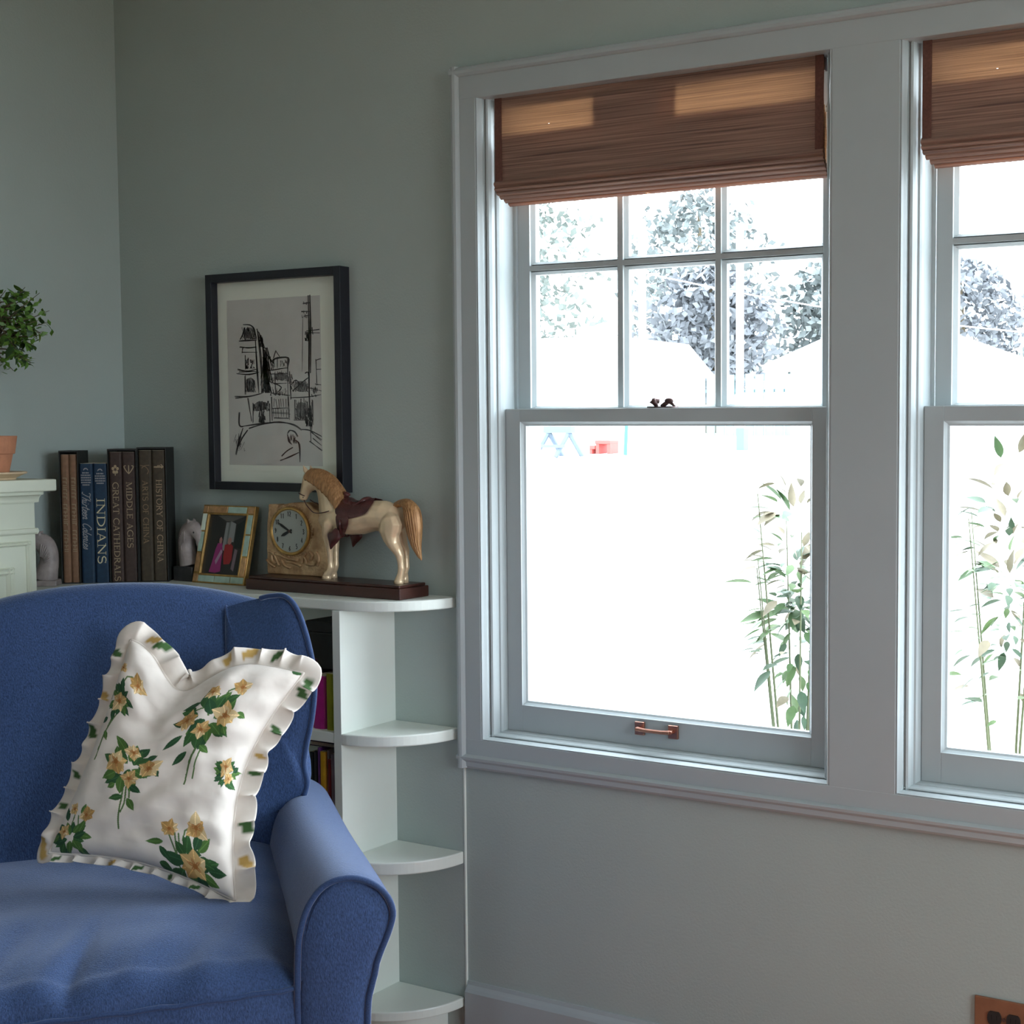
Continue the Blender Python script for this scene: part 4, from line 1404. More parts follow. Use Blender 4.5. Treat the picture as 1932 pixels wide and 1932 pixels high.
# right-hand houses and railings
for p in (((770, 990), (810, 950), (850, 1000)), ((780, 1040), (870, 960), (900, 930)), ((870, 900), (895, 895), (900, 980)), ((770, 1090), (890, 1080), (990, 1060)), ((955, 800), (958, 980)), ((955, 800), (990, 795)),
          ((955, 870), (990, 868)), ((950, 985), (992, 990)), ((910, 1010), (990, 1030)), ((930, 1100), (935, 1290)), ((790, 1250), (900, 1255)), ((800, 1100), (800, 1250)), ((840, 1095), (842, 1250)), ((870, 1090), (874, 1250))): pen(p, 6, 2)
scrib(770, 950, 900, 1040, 46, 7)
scrib(800, 1100, 930, 1250, 60, 6)
scrib(870, 1160, 920, 1300, 46, 9)
scrib(910, 1000, 960, 1080, 22, 6)
# utility pole
for p in (((895, 320), (900, 600), (905, 1000), (915, 1410)), ((908, 320), (915, 560), (912, 900)), ((855, 380), (910, 375)), ((845, 440), (910, 440)), ((860, 475), (905, 470)), ((880, 585), (980, 575)), ((880, 600), (980, 600)), ((925, 560), (930, 610))): pen(p, 8, 2, 3)
scrib(870, 590, 905, 660, 30, 9)
scrib(862, 365, 888, 390, 10, 8)
scrib(850, 430, 890, 490, 14, 6)
pen([(860, 500), (850, 700), (848, 890)], 3, 1)
# the road over the crest, kerbs and the bent figure
for p in (((380, 1310), (520, 1290), (680, 1272), (790, 1290), (850, 1330)), ((450, 1325), (560, 1290), (640, 1280)), ((850, 1320), (910, 1330), (995, 1370)), ((915, 1340), (995, 1400)), ((910, 1410), (998, 1480)),
          ((930, 1390), (995, 1440)), ((400, 1320), (370, 1420), (345, 1530)), ((440, 1340), (400, 1400), (365, 1470)), ((930, 1250), (920, 1330))): pen(p, 7, 2)
for p in (((745, 1360), (760, 1335), (800, 1345), (820, 1380)), ((745, 1360), (755, 1420), (775, 1440)), ((800, 1400), (830, 1440), (840, 1570)), ((780, 1460), (740, 1490), (700, 1530)), ((830, 1500), (760, 1530), (690, 1565))): pen(p, 7, 2)
scrib(755, 1360, 810, 1430, 24, 8)
scrib(345, 1360, 420, 1500, 16, 6, -.5)
ink.build('ink_lines', M['ink'], pic, world=True)
for a, b, c_, d_ in ((400, 545, 500, 640), (555, 760, 600, 1040), (480, 1110, 600, 1190), (790, 960, 900, 1050), (420, 930, 490, 1040), (640, 890, 745, 960), (800, 1110, 900, 1250)):
    P = [(lerp(a, c_, .5) + (c_ - a) * .55 * math.cos(2 * math.pi * k / 14) * rn.uniform(.75, 1), lerp(b, d_, .5) + (d_ - b) * .52 * math.sin(2 * math.pi * k / 14) * rn.uniform(.75, 1)) for k in range(14)]
    wash.add([(SK(x, y)[0], -.0124, SK(x, y)[2]) for x, y in P], [tuple(range(14))])
wash.build('ink_wash', M['inkl'], pic, world=True)
MB().box(x0 + fw - .002, x1 - fw + .002, -.0165, -.0150, z0 + fw - .002, z1 - fw + .002).build('glazing', M['pglass'], pic, world=True)

# ================================================================ BOOKS ON TOP
TH = R(40)
BR0 = Vector((-.8351, -.0912, ZT))
DR = Vector((math.cos(TH), math.sin(TH), 0))
DB = Vector((-math.sin(TH), math.cos(TH), 0))
DEEP = .098


def book(name, r0, r1, hgt, m, label, inset=0.0, lift=0.0, title=None, foil=None, tz=(0, 0), tw=.6, script=False, emblem=None, group=None, depth=None):
    w = r1 - r0
    dp = (depth or DEEP) - inset - .004
    p = BR0 + DR * ((r0 + r1) / 2) + DB * inset
    t = thing(name, label, 'book', (p.x, p.y, ZT + lift), TH, group)
    hw = w / 2
    e = min(.004, hw * .5)
    pf = [(-hw, dp), (-hw, e * 1.4), (-hw + e * .4, e * .5), (-hw + e * 1.3, .0002), (0, 0), (hw - e * 1.3, .0002), (hw - e * .4, e * .5), (hw, e * 1.4), (hw, dp)]
    MB().prism(pf, 0, hgt, lambda u, q, a: (u, q, a)).build('cover', m, t, bevel=.0006)
    MB().box(-hw + .0018, hw - .0018, .005, dp - .003, hgt - .002, hgt + .0005).build('page_block', M['pages'], t)
    if title:
        mb = MB()
        lh = w * tw
        letter(mb, title, lambda x, y: (-lh / 2 + y, -.0008, hgt - tz[0] - x), lh, tz[1] - tz[0], script)
        mb.build('title', foil, t)
    if emblem: emblem(t, w, hgt)
    return t


def lines_emblem(z, n, foil, star=True):
    def f(t, w, hgt):
        mb = MB()
        r = random.Random(int(z * 1000))
        for k in range(n):
            zz = hgt - z - k * .0058
            hw = w * (.36 if k not in (0, n - 1) else .25)
            x = -hw
            while x < hw:
                l = r.uniform(.0012, .003)
                mb.box(x, min(x + l, hw), -.0010, -.0004, zz - .0016, zz + .0016)
                x += l + .0010
        if star:
            for k in range(7):
                a = math.pi * (k - 3) / 9
                mb.box(math.sin(a) * w * .17 - .0007, math.sin(a) * w * .17 + .0007, -.001, -.0004, hgt - z + .006 + .006 * math.cos(a) - .003, hgt - z + .006 + .006 * math.cos(a))
        mb.build('emblem', foil, t)
    return f


def fleur(z, foil, kind):
    def f(t, w, hgt):
        mb = MB()
        q = w * .34
        zz = hgt - z
        fn = lambda x, y: (x, -.0009, zz + y)
        if kind == 0:
            for a in (0, 72, 144, 216, 288):
                mb.ball((q * .55 * math.sin(R(a)), -.0004, zz + q * .75 * math.cos(R(a))), (q * .34, .0006, q * .42), 8, 5)
            ribbon(mb, [(0, -q * .5), (0, -q * 1.5)], q * .2, fn)
        elif kind == 1:
            for s in (-1, 1):
                ribbon(mb, spline([(0, -q), (s * q * .6, -q * .2), (s * q, q * .7), (s * q * .6, q * .9)], 5), q * .2, fn)
            ribbon(mb, [(0, q), (0, -q)], q * .2, fn)
        elif kind == 2:
            ribbon(mb, spline([(-q, q * .9), (q * .2, q * .5), (q * .8, -q * .4), (q * .5, -q * 1.2)], 6), q * .16, fn)
            ribbon(mb, spline([(-q * .7, q * .2), (0, q * .8), (q, q * .9)], 5), q * .16, fn)
        else:
            ribbon(mb, [(-q, 0), (q * .8, 0)], q * .3, fn)
            ribbon(mb, [(q * .5, q * .6), (q, 0), (q * .6, -q * .3)], q * .2, fn)
            ribbon(mb, [(-q * .3, q * .3), (q * .4, q * .35)], q * .15, fn)
        mb.build('emblem', foil, t)
    return f


def faint_title(z0, z1, n, foil):
    """worn gilt capitals too rubbed to read"""
    def f(t, w, hgt):
        mb = MB()
        r = random.Random(int(n * 7))
        for k in range(n):
            zz = hgt - lerp(z0, z1, k / n)
            s = (z1 - z0) / n
            if k in (6, 13): continue
            h = w * .48
            st = r.choice((0, 0, 1, 2))
            mb.box(-h / 2, h / 2, -.0009, -.0004, zz - s * .22, zz)
            if st == 0: mb.box(h / 2 - h * .2, h / 2, -.0009, -.0004, zz - s * .75, zz)
            if st == 1: mb.box(-h / 2, h / 2, -.0009, -.0004, zz - s * .72, zz - s * .55)
            if st == 2: mb.box(-h * .08, h * .08, -.0009, -.0004, zz - s * .7, zz)
        mb.build('rubbed_title', foil, t)
    return f


def slipcase(r0, r1, hgt, label):
    p = BR0 + DR * ((r0 + r1) / 2)
    t = thing('slipcase', label, 'slipcase', (p.x, p.y, ZT), TH, None)
    hw = (r1 - r0) / 2
    k = .0018
    MB().box(-hw, -hw + k, 0, DEEP, 0, hgt).build('side', M['slip'], t, bevel=.0004)
    MB().box(hw - k, hw, 0, DEEP, 0, hgt).build('side', M['slip'], t, bevel=.0004)
    MB().box(-hw + k, hw - k, DEEP - k, DEEP, 0, hgt).build('back', M['slip'], t)
    MB().box(-hw + k, hw - k, 0, DEEP - k, hgt - .0035, hgt).build('top', M['slip'], t)
    MB().box(-hw + k, hw - k, 0, DEEP - k, 0, .0025).build('bottom', M['slip'], t)
    return t


H1, H2, H3, HB = .319, .323, .327, .288
slipcase(-.2385, -.1965, H1, 'black slipcase around the two tan books at the left end of the row')
slipcase(-.1315, -.0665, H2, 'black slipcase holding the books Great Cathedrals and Middle Ages')
slipcase(-.0655, .0005, H3, 'black slipcase holding the two China books at the right end of the row')
book('book', -.2362, -.2180, H1 - .012, M['tan'], 'left of the two tan books in the leftmost black slipcase', .004, .0025, emblem=faint_title(.055, .235, 20, M['gold']))
book('book', -.2174, -.1990, H1 - .012, M['tan'], 'right of the two tan books in the leftmost black slipcase', .004, .0025, emblem=faint_title(.055, .235, 20, M['gold']))
book('book', -.1950, -.1650, HB, M['blueb'], 'blue book titled Thirteen Colonies in pale script', .003, 0, 'Thirteen Colonies', M['silver'], (.066, .205), .62, True, lines_emblem(.022, 6, M['silver']))
book('book', -.1642, -.1330, HB, M['blueb'], 'blue book titled INDIANS in large pale gold capitals', .003, 0, 'INDIANS', M['goldl'], (.083, .242), .60, False, lines_emblem(.024, 5, M['silver']))
book('book', -.1290, -.1005, H2 - .010, M['brownb'], 'brown book titled GREAT CATHEDRALS in gilt capitals', .004, .0025, 'GREAT CATHEDRALS', M['gold'], (.072, .312), .47, False, fleur(.042, M['gold'], 0))
book('book', -.0998, -.0692, H2 - .010, M['brownb'], 'brown book titled MIDDLE AGES in gilt capitals', .004, .0025, 'MIDDLE AGES', M['gold'], (.071, .232), .43, False, fleur(.042, M['gold'], 1))
book('book', -.0632, -.0335, H3 - .010, M['olive'], 'olive-brown book titled ARTS OF CHINA in dull gilt capitals', .004, .0025, 'ARTS OF CHINA', flat('dull_gilt', (.23, .155, .08), .6), (.072, .226), .42, False, fleur(.045, flat('dull_gilt_b', (.2, .13, .07), .6), 2))
book('book', -.0328, -.0018, H3 - .010, M['olive'], 'dark olive book titled HISTORY OF CHINA in gilt capitals', .004, .0025, 'HISTORY OF CHINA', flat('mid_gilt', (.33, .235, .14), .6), (.070, .272), .42, False, fleur(.040, M['gold'], 3))

# ================================================================ BOOKENDS
def bookend(label, c, rot, flip, base_mat, base_h):
    t = thing('horse_head_bookend', label, 'bookend', c, rot)
    k = 1 / 4.83 / 1000 * 1.21
    N = [(1652, 1372, 108, .021), (1630, 1280, 94, .020), (1612, 1190, 82, .019), (1618, 1100, 84, .019), (1655, 1030, 90, .0185), (1718, 1008, 86, .017), (1772, 1036, 70, .015), (1806, 1100, 50, .0125), (1818, 1165, 40, .011), (1816, 1192, 24, .008)]
    P = spline(N, 3)
    mb = MB()
    mb.tube([((x - 1660) * k * flip, 0, base_h + (1370 - y) * k) for x, y, w, q in P], [(q, w * k) for x, y, w, q in P], 18)
    for s_ in (-1, 1):
        mb.tube([((1690 - 1660) * k * flip, .007 * s_, base_h + 100 * k * 4.2), ((1682 - 1660) * k * flip, .009 * s_, base_h + 448 * k), ((1668 - 1660) * k * flip, .010 * s_, base_h + 466 * k)], [.005, .004, .001], 8)
    mb.build('head', M['stone'], t, smooth=True, remesh=.0016)
    ey = MB().ball((.030 * flip, -.0138, base_h + .084), (.0026, .0022, .0026), 8, 6)
    ey.build('eye', M['stoned'], t, smooth=True)
    mn = MB()
    for q in range(9):
        a = lerp(100, 205, q / 8)
        ca, sa = math.cos(R(a)), math.sin(R(a))
        mn.tube([(flip * (.004 + .030 * ca) * 1.0, -.006, base_h + .062 + .040 * sa), (flip * (.004 + .021 * ca), -.017, base_h + .057 + .028 * sa), (flip * (.004 + .010 * ca), -.0205, base_h + .045 + .012 * sa)], [.0022, .0026, .001], 6)
    mn.build('mane', M['stone'], t, smooth=True)
    MB().box(-.034, .032, -.024, .024, 0, base_h).build('base', base_mat, t, bevel=.003)
    return t


bookend('grey stone horse head bookend on a dark base, behind the tiled photo frame', (-.812, -.045, ZT), 0, 1, M['stoned'], .036)
bookend('grey stone horse head bookend at the left end of the row, half behind the mantel', (-1.022, -.287, ZT), R(40), -1, M['stone'], .014)

# ================================================================ PHOTO FRAME
ft = thing('photo_frame', 'small gold and aqua tiled photo frame leaning back on the bookcase top', 'photo frame', (-.686, -.075, ZT))
FA = math.atan2(.042, .188)
W2, HF = .0875, .191


def FP(x, d, h):
    """x across, h up the leaning face, d to the front"""
    return (-.686 + x, -.075 - d * math.cos(FA) + h * math.sin(FA), ZT + .0008 + h * math.cos(FA) + d * math.sin(FA) * 1.0)


def fbox(x0, x1, d0, d1, h0, h1):
    v = [FP(x, d, h) for h in (h0, h1) for d in (d1, d0) for x in (x0, x1)]
    return MB().add(v, [(0, 2, 3, 1), (4, 5, 7, 6), (0, 1, 5, 4), (2, 6, 7, 3), (0, 4, 6, 2), (1, 3, 7, 5)])


BWD = .0235
for a in ((-W2, -W2 + BWD, 0, HF), (W2 - BWD, W2, 0, HF), (-W2 + BWD, W2 - BWD, HF - BWD, HF), (-W2 + BWD, W2 - BWD, 0, BWD)):
    fbox(a[0], a[1], -.012, 0, a[2], a[3]).build('frame_rail', M['brass'], ft, world=True, bevel=.0012)
for a in ((-W2 + BWD - .004, -W2 + BWD, BWD - .004, HF - BWD + .004), (W2 - BWD, W2 - BWD + .004, BWD - .004, HF - BWD + .004), (-W2 + BWD, W2 - BWD, HF - BWD, HF - BWD + .004), (-W2 + BWD, W2 - BWD, BWD - .004, BWD)):
    fbox(a[0], a[1], -.001, .0022, a[2], a[3]).build('inner_lip', M['brass'], ft, world=True, bevel=.0006)
e = .0035
TL_ = [  # x0 x1 h0 h1 material
    (-W2 + e, -W2 + .0185, HF - .0185, HF - e, 'tgold'), (-W2 + .021, -.004, HF - .0185, HF - e, 'tgold'), (-.001, W2 - .027, HF - .0185, HF - e, 'taqua'), (W2 - .0215, W2 - e, HF - .0185, HF - e, 'tgold'),
    (-W2 + e, -W2 + .0175, .128, HF - .022, 'tpale'), (-W2 + e, -W2 + .0175, .076, .1245, 'taqua'), (-W2 + e, -W2 + .0175, .027, .0725, 'tgold'), (-W2 + e, -W2 + .0185, e, .0215, 'tgold'),
    (W2 - .0185, W2 - e, .123, HF - .022, 'taqua'), (W2 - .0185, W2 - e, .070, .1195, 'taqua'), (W2 - .0185, W2 - e, .0215, .066, 'tgold'),
    (-W2 + .021, -.013, e, .0185, 'taqua'), (-.011, .040, e, .0185, 'taqua'), (.0425, W2 - e, e, .0185, 'taqua')]
for a in TL_: fbox(a[0], a[1], 0, .0016, a[2], a[3]).build('tile', M[a[4]], ft, world=True, bevel=.0004)
fbox(-W2 + BWD - .002, W2 - BWD + .002, -.006, -.004, BWD - .002, HF - BWD + .002).build('photograph', flat('photo_dark', (.030, .030, .028), .35), ft, world=True)
PW, PH = W2 - BWD, HF - 2 * BWD


def pq(name, poly, col, d=-.0036):
    MB().add([FP(x * PW, d, BWD + y * PH) for x, y in poly], [tuple(range(len(poly)))]).build(name, flat('photo_' + name, col, .5), ft, world=True)


pq('ceiling_print', [(-.6, .99), (-.1, .90), (.25, .90), (.9, 1.0)], (.12, .115, .10))
pq('doorway_print', [(-.08, .88), (.06, .88), (.06, .40), (-.12, .40)], (.24, .25, .24))
pq('doorway_print', [(.16, .90), (.44, .86), (.44, .55), (.14, .55)], (.25, .26, .25))
pq('doorway_print', [(.06, .88), (.16, .90), (.14, .42), (.06, .42)], (.13, .14, .13))
pq('wall_print', [(.50, .84), (.95, .96), (.95, .45), (.50, .45)], (.012, .02, .018))
pq('dress_print', [(-.36, .52), (-.14, .53), (-.06, .40), (-.02, .05), (-.28, .02), (-.62, .03), (-.52, .2), (-.44, .42)], (.30, .035, .16), -.0032)
pq('face_print', [(-.30, .60), (-.22, .63), (-.15, .59), (-.16, .53), (-.24, .51), (-.30, .54)], (.36, .17, .15), -.0031)
pq('jacket_print', [(.02, .50), (.30, .53), (.46, .48), (.48, .26), (.40, .18), (.10, .17), (.02, .3)], (.30, .022, .022), -.0032)
pq('face_print', [(.14, .60), (.24, .63), (.34, .60), (.34, .53), (.24, .50), (.15, .53)], (.34, .19, .16), -.0031)
pq('sash_print', [(-.14, .42), (-.04, .38), (-.30, .16), (-.38, .22)], (.38, .25, .34), -.0030)
pq('curtain_print', [(.56, .44), (.72, .42), (.66, .06), (.50, .10)], (.20, .15, .17), -.0033)
fbox(-.012, .012, -.014, -.0115, .01, .12).build('back_board', M['slip'], ft, world=True)
MB().add([FP(-.02, -.013, .11), FP(.02, -.013, .11), (-.686 + .02, -.026, ZT + .0005), (-.686 - .02, -.026, ZT + .0005)], [(0, 1, 2, 3)]).build('easel_leg', M['slip'], ft, world=True, solid=.002)

# ================================================================ HORSE CLOCK
hc = thing('horse_clock', 'mantel clock with a standing gilt horse and round dial on a mahogany plinth', 'clock', (-.31, -.068, ZT))
BX0, BX1, BY0, BY1, BZ = -.546, -.0805, -.116, -.021, ZT
MB().box(BX0, BX1, BY0, BY1, BZ, BZ + .0245).build('plinth', M['mahog'], hc, world=True, bevel=.0022)
MB().box(BX0 + .005, BX1 - .005, BY0 + .005, BY1 - .005, BZ + .0245, BZ + .031).build('plinth_cap', M['mahog'], hc, world=True, bevel=.002)
PZ = BZ + .031


def CK(x, y): return (-.5555 + .0001479 * x - 2.66e-6 * y, 1.202 + 5.5e-6 * x - .0001089 * y)


CO = [(118, 1725), (108, 1500), (112, 1300), (100, 1200), (112, 1000), (105, 800), (112, 620), (128, 500), (140, 340), (140, 225), (330, 228), (338, 300), (400, 262), (470, 235), (620, 206), (760, 198), (900, 196), (1010, 215), (1060, 270), (1110, 330), (1200, 385), (1290, 432), (1310, 620), (1335, 860), (1370, 1100), (1405, 1350), (1425, 1500), (1400, 1722)]
CO = [CK(*p) for p in CO]
zmin = min(p[1] for p in CO)
CO = [(x, max(z, PZ)) for x, z in CO]
CO[0] = (CO[0][0], PZ); CO[-1] = (CO[-1][0], PZ)
cc = MB().prism(CO, -.054, -.026, lambda u, w, a: (u, a, w)).build('clock_case', M['clock'], hc, world=True, bevel=.003)
dx, dz = CK(635, 812)
RX, RZ = .0555, .0505
cb = MB()
n = 40
for r0, r1, y0, y1 in ((1.0, 1.12, -.0545, -.0545),):
    pass
ring = [(dx + RX * 1.06 * math.cos(2 * math.pi * k / n), -.0565, dz + RZ * 1.06 * math.sin(2 * math.pi * k / n)) for k in range(n + 1)]
cb.tube(ring, .0042, 8, cap=False)
cb.build('bezel', M['brass'], hc, world=True, smooth=True)
cb = MB()
for k in range(56):
    a = 2 * math.pi * k / 56
    cb.ball((dx + RX * 1.19 * math.cos(a), -.0545, dz + RZ * 1.19 * math.sin(a)), (.0022, .0016, .0022), 6, 4)
cb.build('rope_border', M['clock'], hc, world=True, smooth=True)
dl = MB().prism([(dx + RX * math.cos(2 * math.pi * k / n), dz + RZ * math.sin(2 * math.pi * k / n)) for k in range(n)], -.0570, -.0545, lambda u, w, a: (u, a, w)).build('dial', M['dial'], hc, world=True)
DIG = {'0': [[(.3, 1), (.08, .75), (.08, .25), (.3, 0), (.52, .25), (.52, .75), (.3, 1)]], '1': [[(.15, .8), (.35, 1), (.35, 0)]], '2': [[(.08, .78), (.3, 1), (.52, .75), (.1, .04), (.55, .02)]],
       '3': [[(.08, .85), (.3, 1), (.5, .78), (.25, .54), (.52, .3), (.3, 0), (.06, .15)]], '4': [[(.42, 0), (.42, 1), (.04, .3), (.58, .3)]], '5': [[(.5, .98), (.14, .98), (.1, .56), (.36, .6), (.52, .3), (.3, 0), (.06, .12)]],
       '6': [[(.48, .95), (.16, .6), (.08, .25), (.3, 0), (.52, .28), (.3, .52), (.1, .3)]], '7': [[(.06, .97), (.55, .97), (.22, 0)]], '8': [[(.3, .52), (.1, .76), (.3, 1), (.5, .76), (.3, .52), (.08, .26), (.3, 0), (.52, .26), (.3, .52)]],
       '9': [[(.5, .7), (.3, .48), (.08, .74), (.3, 1), (.52, .72), (.42, .3), (.14, .04)]]}
nm = MB()
for k in range(1, 13):
    a = math.pi / 2 - 2 * math.pi * k / 12
    s = str(k)
    h = .0115
    wd = .0078 * len(s) - (.001 if len(s) > 1 else 0)
    cx, cz = dx + RX * .80 * math.cos(a), dz + RZ * .80 * math.sin(a)
    for q, ch_ in enumerate(s):
        for st_ in DIG[ch_]:
            ribbon(nm, [(cx - wd / 2 + q * .0066 + p[0] * .0085, cz - h / 2 + p[1] * h) for p in st_], .0021, lambda x, y: (x, -.0574, y))
nm.build('numerals', M['black'], dl, world=True)
hd = MB()
for ang, l0, w0 in ((152, .040, .0040), (205, .029, .0048)):
    a = R(ang)
    ux, uz = math.cos(a), math.sin(a)
    P = [(dx - ux * .008, dz - uz * .008), (dx + ux * l0 * .7, dz + uz * l0 * .7), (dx + ux * l0, dz + uz * l0)]
    ribbon(hd, P, lambda t: w0 * (1.0 if t < .4 else (1.5 if t < .9 else .3)), lambda x, y: (x, -.0588, y))
hd.build('hands', M['black'], dl, world=True, solid=.0006)
MB().tube([(dx, -.0600, dz), (dx, -.0572, dz)], .0036, 12).build('hub', M['bronze'], dl, world=True)
rl = MB()     # western relief under the dial
for p in ([(150, 1240), (260, 1290), (330, 1420), (390, 1560)], [(120, 1430), (200, 1520), (300, 1580)], [(300, 1300), (420, 1330), (560, 1400), (800, 1440)], [(560, 1470), (700, 1490), (860, 1560)],
          [(900, 1330), (960, 1420), (980, 1510), (1130, 1530), (1180, 1460)], [(1040, 1250), (1100, 1330), (1060, 1430)], [(230, 1330), (250, 1450), (330, 1500)], [(1190, 1250), (1240, 1400), (1200, 1560)],
          [(960, 1280), (900, 1400), (880, 1500)], [(430, 1420), (520, 1560), (640, 1600)]):
    rl.tube([(CK(*q)[0], -.0545, CK(*q)[1]) for q in spline(p, 4)], [(.0042, .0034)] * (4 * (len(p) - 1) + 1), 6)
for x in (1085, 1095): rl.box(CK(x, 0)[0], CK(x + 14, 0)[0], -.0555, -.054, CK(0, 850)[1], CK(0, 690)[1])
rl.build('relief', M['clock'], hc, world=True, smooth=True, kind='stuff')

# ---- the horse
HY = -.066


def HS(x, y, o=0.0): return Vector((-.4404 + .0002282 * x - 1.38e-6 * y, HY + o, 1.291 + 7.46e-6 * x - .0001747 * y))


def loft(mb, secs, seg=16):
    """secs: (top point, bottom point, half width)"""
    vs, fs = [], []
    for tp, bt, hw in secs:
        a, b = HS(*tp), HS(*bt)
        c, h = (a + b) / 2, (a - b) / 2
        for k in range(seg):
            q = 2 * math.pi * k / seg
            vs.append(c + h * math.cos(q) + Vector((0, hw * math.sin(q), 0)))
    for i in range(len(secs) - 1):
        for k in range(seg):
            k2 = (k + 1) % seg
            fs.append((i * seg + k, i * seg + k2, (i + 1) * seg + k2, (i + 1) * seg + k))
    fs.append(tuple(range(seg))[::-1])
    fs.append(tuple((len(secs) - 1) * seg + k for k in range(seg)))
    mb.add(vs, fs)


hb = MB()
loft(hb, [((1437, 830), (1437, 880), .008), ((1415, 740), (1425, 960), .020), ((1345, 650), (1380, 1010), .029), ((1230, 595), (1240, 990), .033), ((1100, 590), (1090, 985), .033), ((960, 610), (950, 1025), .034),
          ((820, 622), (800, 1035), .034), ((690, 600), (690, 1030), .032), ((560, 620), (560, 1000), .029), ((450, 720), (460, 965), .024), ((392, 770), (400, 900), .014), ((376, 810), (380, 860), .006)])
loft(hb, [((720, 620), (420, 900), .028), ((690, 560), (378, 770), .025), ((645, 450), (368, 640), .021), ((585, 350), (352, 540), .0175), ((515, 275), (338, 480), .0145), ((430, 218), (318, 455), .0130), ((340, 188), (300, 446), .0125), ((262, 178), (290, 440), .0118)])
loft(hb, [((300, 185), (330, 430), .0120), ((225, 180), (318, 446), .0130), ((160, 225), (285, 452), .0130), ((138, 320), (246, 468), .0118), ((120, 395), (212, 505), .0095), ((102, 468), (190, 545), .0085), ((92, 525), (175, 578), .0088), ((100, 565), (140, 588), .0060)])
for s in (-1, 1):
    hb.tube([HS(232, 225, .007 * s), HS(208, 178, .0095 * s), HS(186, 118, .0105 * s)], [(.0045, .0080), (.0040, .0066), (.0012, .0016)], 8)


def leg_(pts, off, dx_=0):
    P = []
    for x, y, w in pts:
        o_ = off * (1 - .35 * min(1, max(0, (y - 900) / 650)))
        P.append(HS(x, y, o_) + Vector((-.85 * o_, 0, 0)))
    rad = [(min(w * .5 * .000228 * 1.05, .0165), w * .5 * .000228) for x, y, w in pts]
    hb.tube(P, rad, 10)


FL = [(520, 800, 60), (508, 860, 140), (495, 910, 150), (478, 980, 120), (476, 1060, 98), (492, 1140, 88), (498, 1190, 80), (500, 1250, 62), (505, 1380, 54), (508, 1450, 66), (490, 1500, 66), (462, 1535, 78), (455, 1572, 84)]
FR_ = [(550, 800, 60), (545, 880, 140), (545, 1000, 110), (552, 1100, 84), (560, 1180, 70), (562, 1250, 56), (563, 1380, 50), (560, 1440, 62), (545, 1490, 62), (525, 1520, 72), (518, 1545, 78)]
leg_(FL, -.020)
leg_(FR_, .016)
HL = [(1270, 740, 60), (1285, 800, 190), (1290, 880, 270), (1280, 980, 260), (1300, 1070, 185), (1335, 1150, 130), (1380, 1225, 104), (1402, 1285, 84), (1412, 1370, 64), (1418, 1450, 66), (1410, 1510, 62), (1395, 1570, 72), (1388, 1612, 82)]
HR = [(1310, 760, 60), (1330, 880, 220), (1380, 1000, 180), (1412, 1100, 120), (1440, 1180, 92), (1462, 1240, 84), (1474, 1310, 60), (1478, 1400, 54), (1478, 1450, 62), (1466, 1490, 60), (1452, 1530, 66), (1446, 1556, 74)]
leg_(HL, -.019)
leg_(HR, .017)
horse = hb.build('horse', M['horse'], hc, world=True, remesh=.0019)
ey = MB()
ey.ball(HS(222, 305, -.0124), (.0032, .0016, .0028), 8, 6)
ey.ball(HS(172, 540, -.0088), (.0012, .0010, .0015), 6, 4)
ey.build('eye', M['black'], horse, world=True, smooth=True)
hv = MB()
for x, y, o in ((455, 1560, -.013), (388, 1600, 0), ): pass
for L_, o in ((FL, -.020), (FR_, .016), (HL, -.019), (HR, .017)):
    x, y, w = L_[-1]
    cmp_ = Vector((-.85 * o * .65, 0, 0))
    p = HS(x - 6, y, o * .65) + cmp_
    q_ = Vector((p.x, p.y, PZ))
    top = HS(L_[-2][0], L_[-2][1] - 6, o * .65) + cmp_
    hv.tube([q_, q_ + (top - q_) * .45, top], [(.0108, .0118), (.0098, .0104), (.0076, .0080)], 12)
hv.build('hooves', M['horse'], horse, world=True, smooth=True)
mb = MB()
nm_ = 26
for k in range(nm_):
    t_ = k / (nm_ - 1)
    cr = spline([(272, 180), (345, 186), (430, 216), (515, 272), (585, 346), (645, 446), (692, 555)], 8)
    x, y = cr[min(int(t_ * (len(cr) - 1)), len(cr) - 1)]
    hx = (-60 + 40 * t_)
    ln = lerp(90, 215, math.sin(math.pi * min(1, t_ * .8 + .06)))
    wv = 10 * math.sin(k * 2.1)
    hwid = lerp(.0125, .022, t_)
    P = [(x + 4, y - 4, -.002), (x + hx * .25 + wv * .3, y + ln * .25, -hwid * .72), (x + hx * .6 + wv, y + ln * .6, -hwid * 1.04), (x + hx * .9 - wv, y + ln, -hwid * 1.08)]
    mb.tube(spline([tuple(HS(*p)) for p in P], 4), [.0046] * 4 + [.0050] * 4 + [.0040] * 4 + [.0012], 7)
    P = [(x + 4, y - 4, .002), (x + hx * .25, y + ln * .25, hwid * .72), (x + hx * .6, y + ln * .6, hwid * 1.04)]
    mb.tube(spline([tuple(HS(*p)) for p in P], 4), [.0046] * 4 + [.0040] * 4 + [.001], 7)
mb.build('mane', M['mane'], horse, world=True, remesh=.0011)
mb = MB()
TC = [(1345, 655, 55), (1420, 632, 80), (1500, 655, 130), (1548, 730, 175), (1566, 820, 190), (1578, 930, 180), (1590, 1050, 150), (1606, 1160, 112), (1634, 1260, 66), (1658, 1320, 34), (1668, 1350, 8)]
for off_, sc2 in ((0, 1.0),):
    P = spline([(x, y, w) for x, y, w in TC], 4)
    mb.tube([HS(x, y, 0) for x, y, w in P], [(max(.0012, w * .5 * .000228 * .8), max(.001, w * .5 * .000228)) for x, y, w in P], 14)
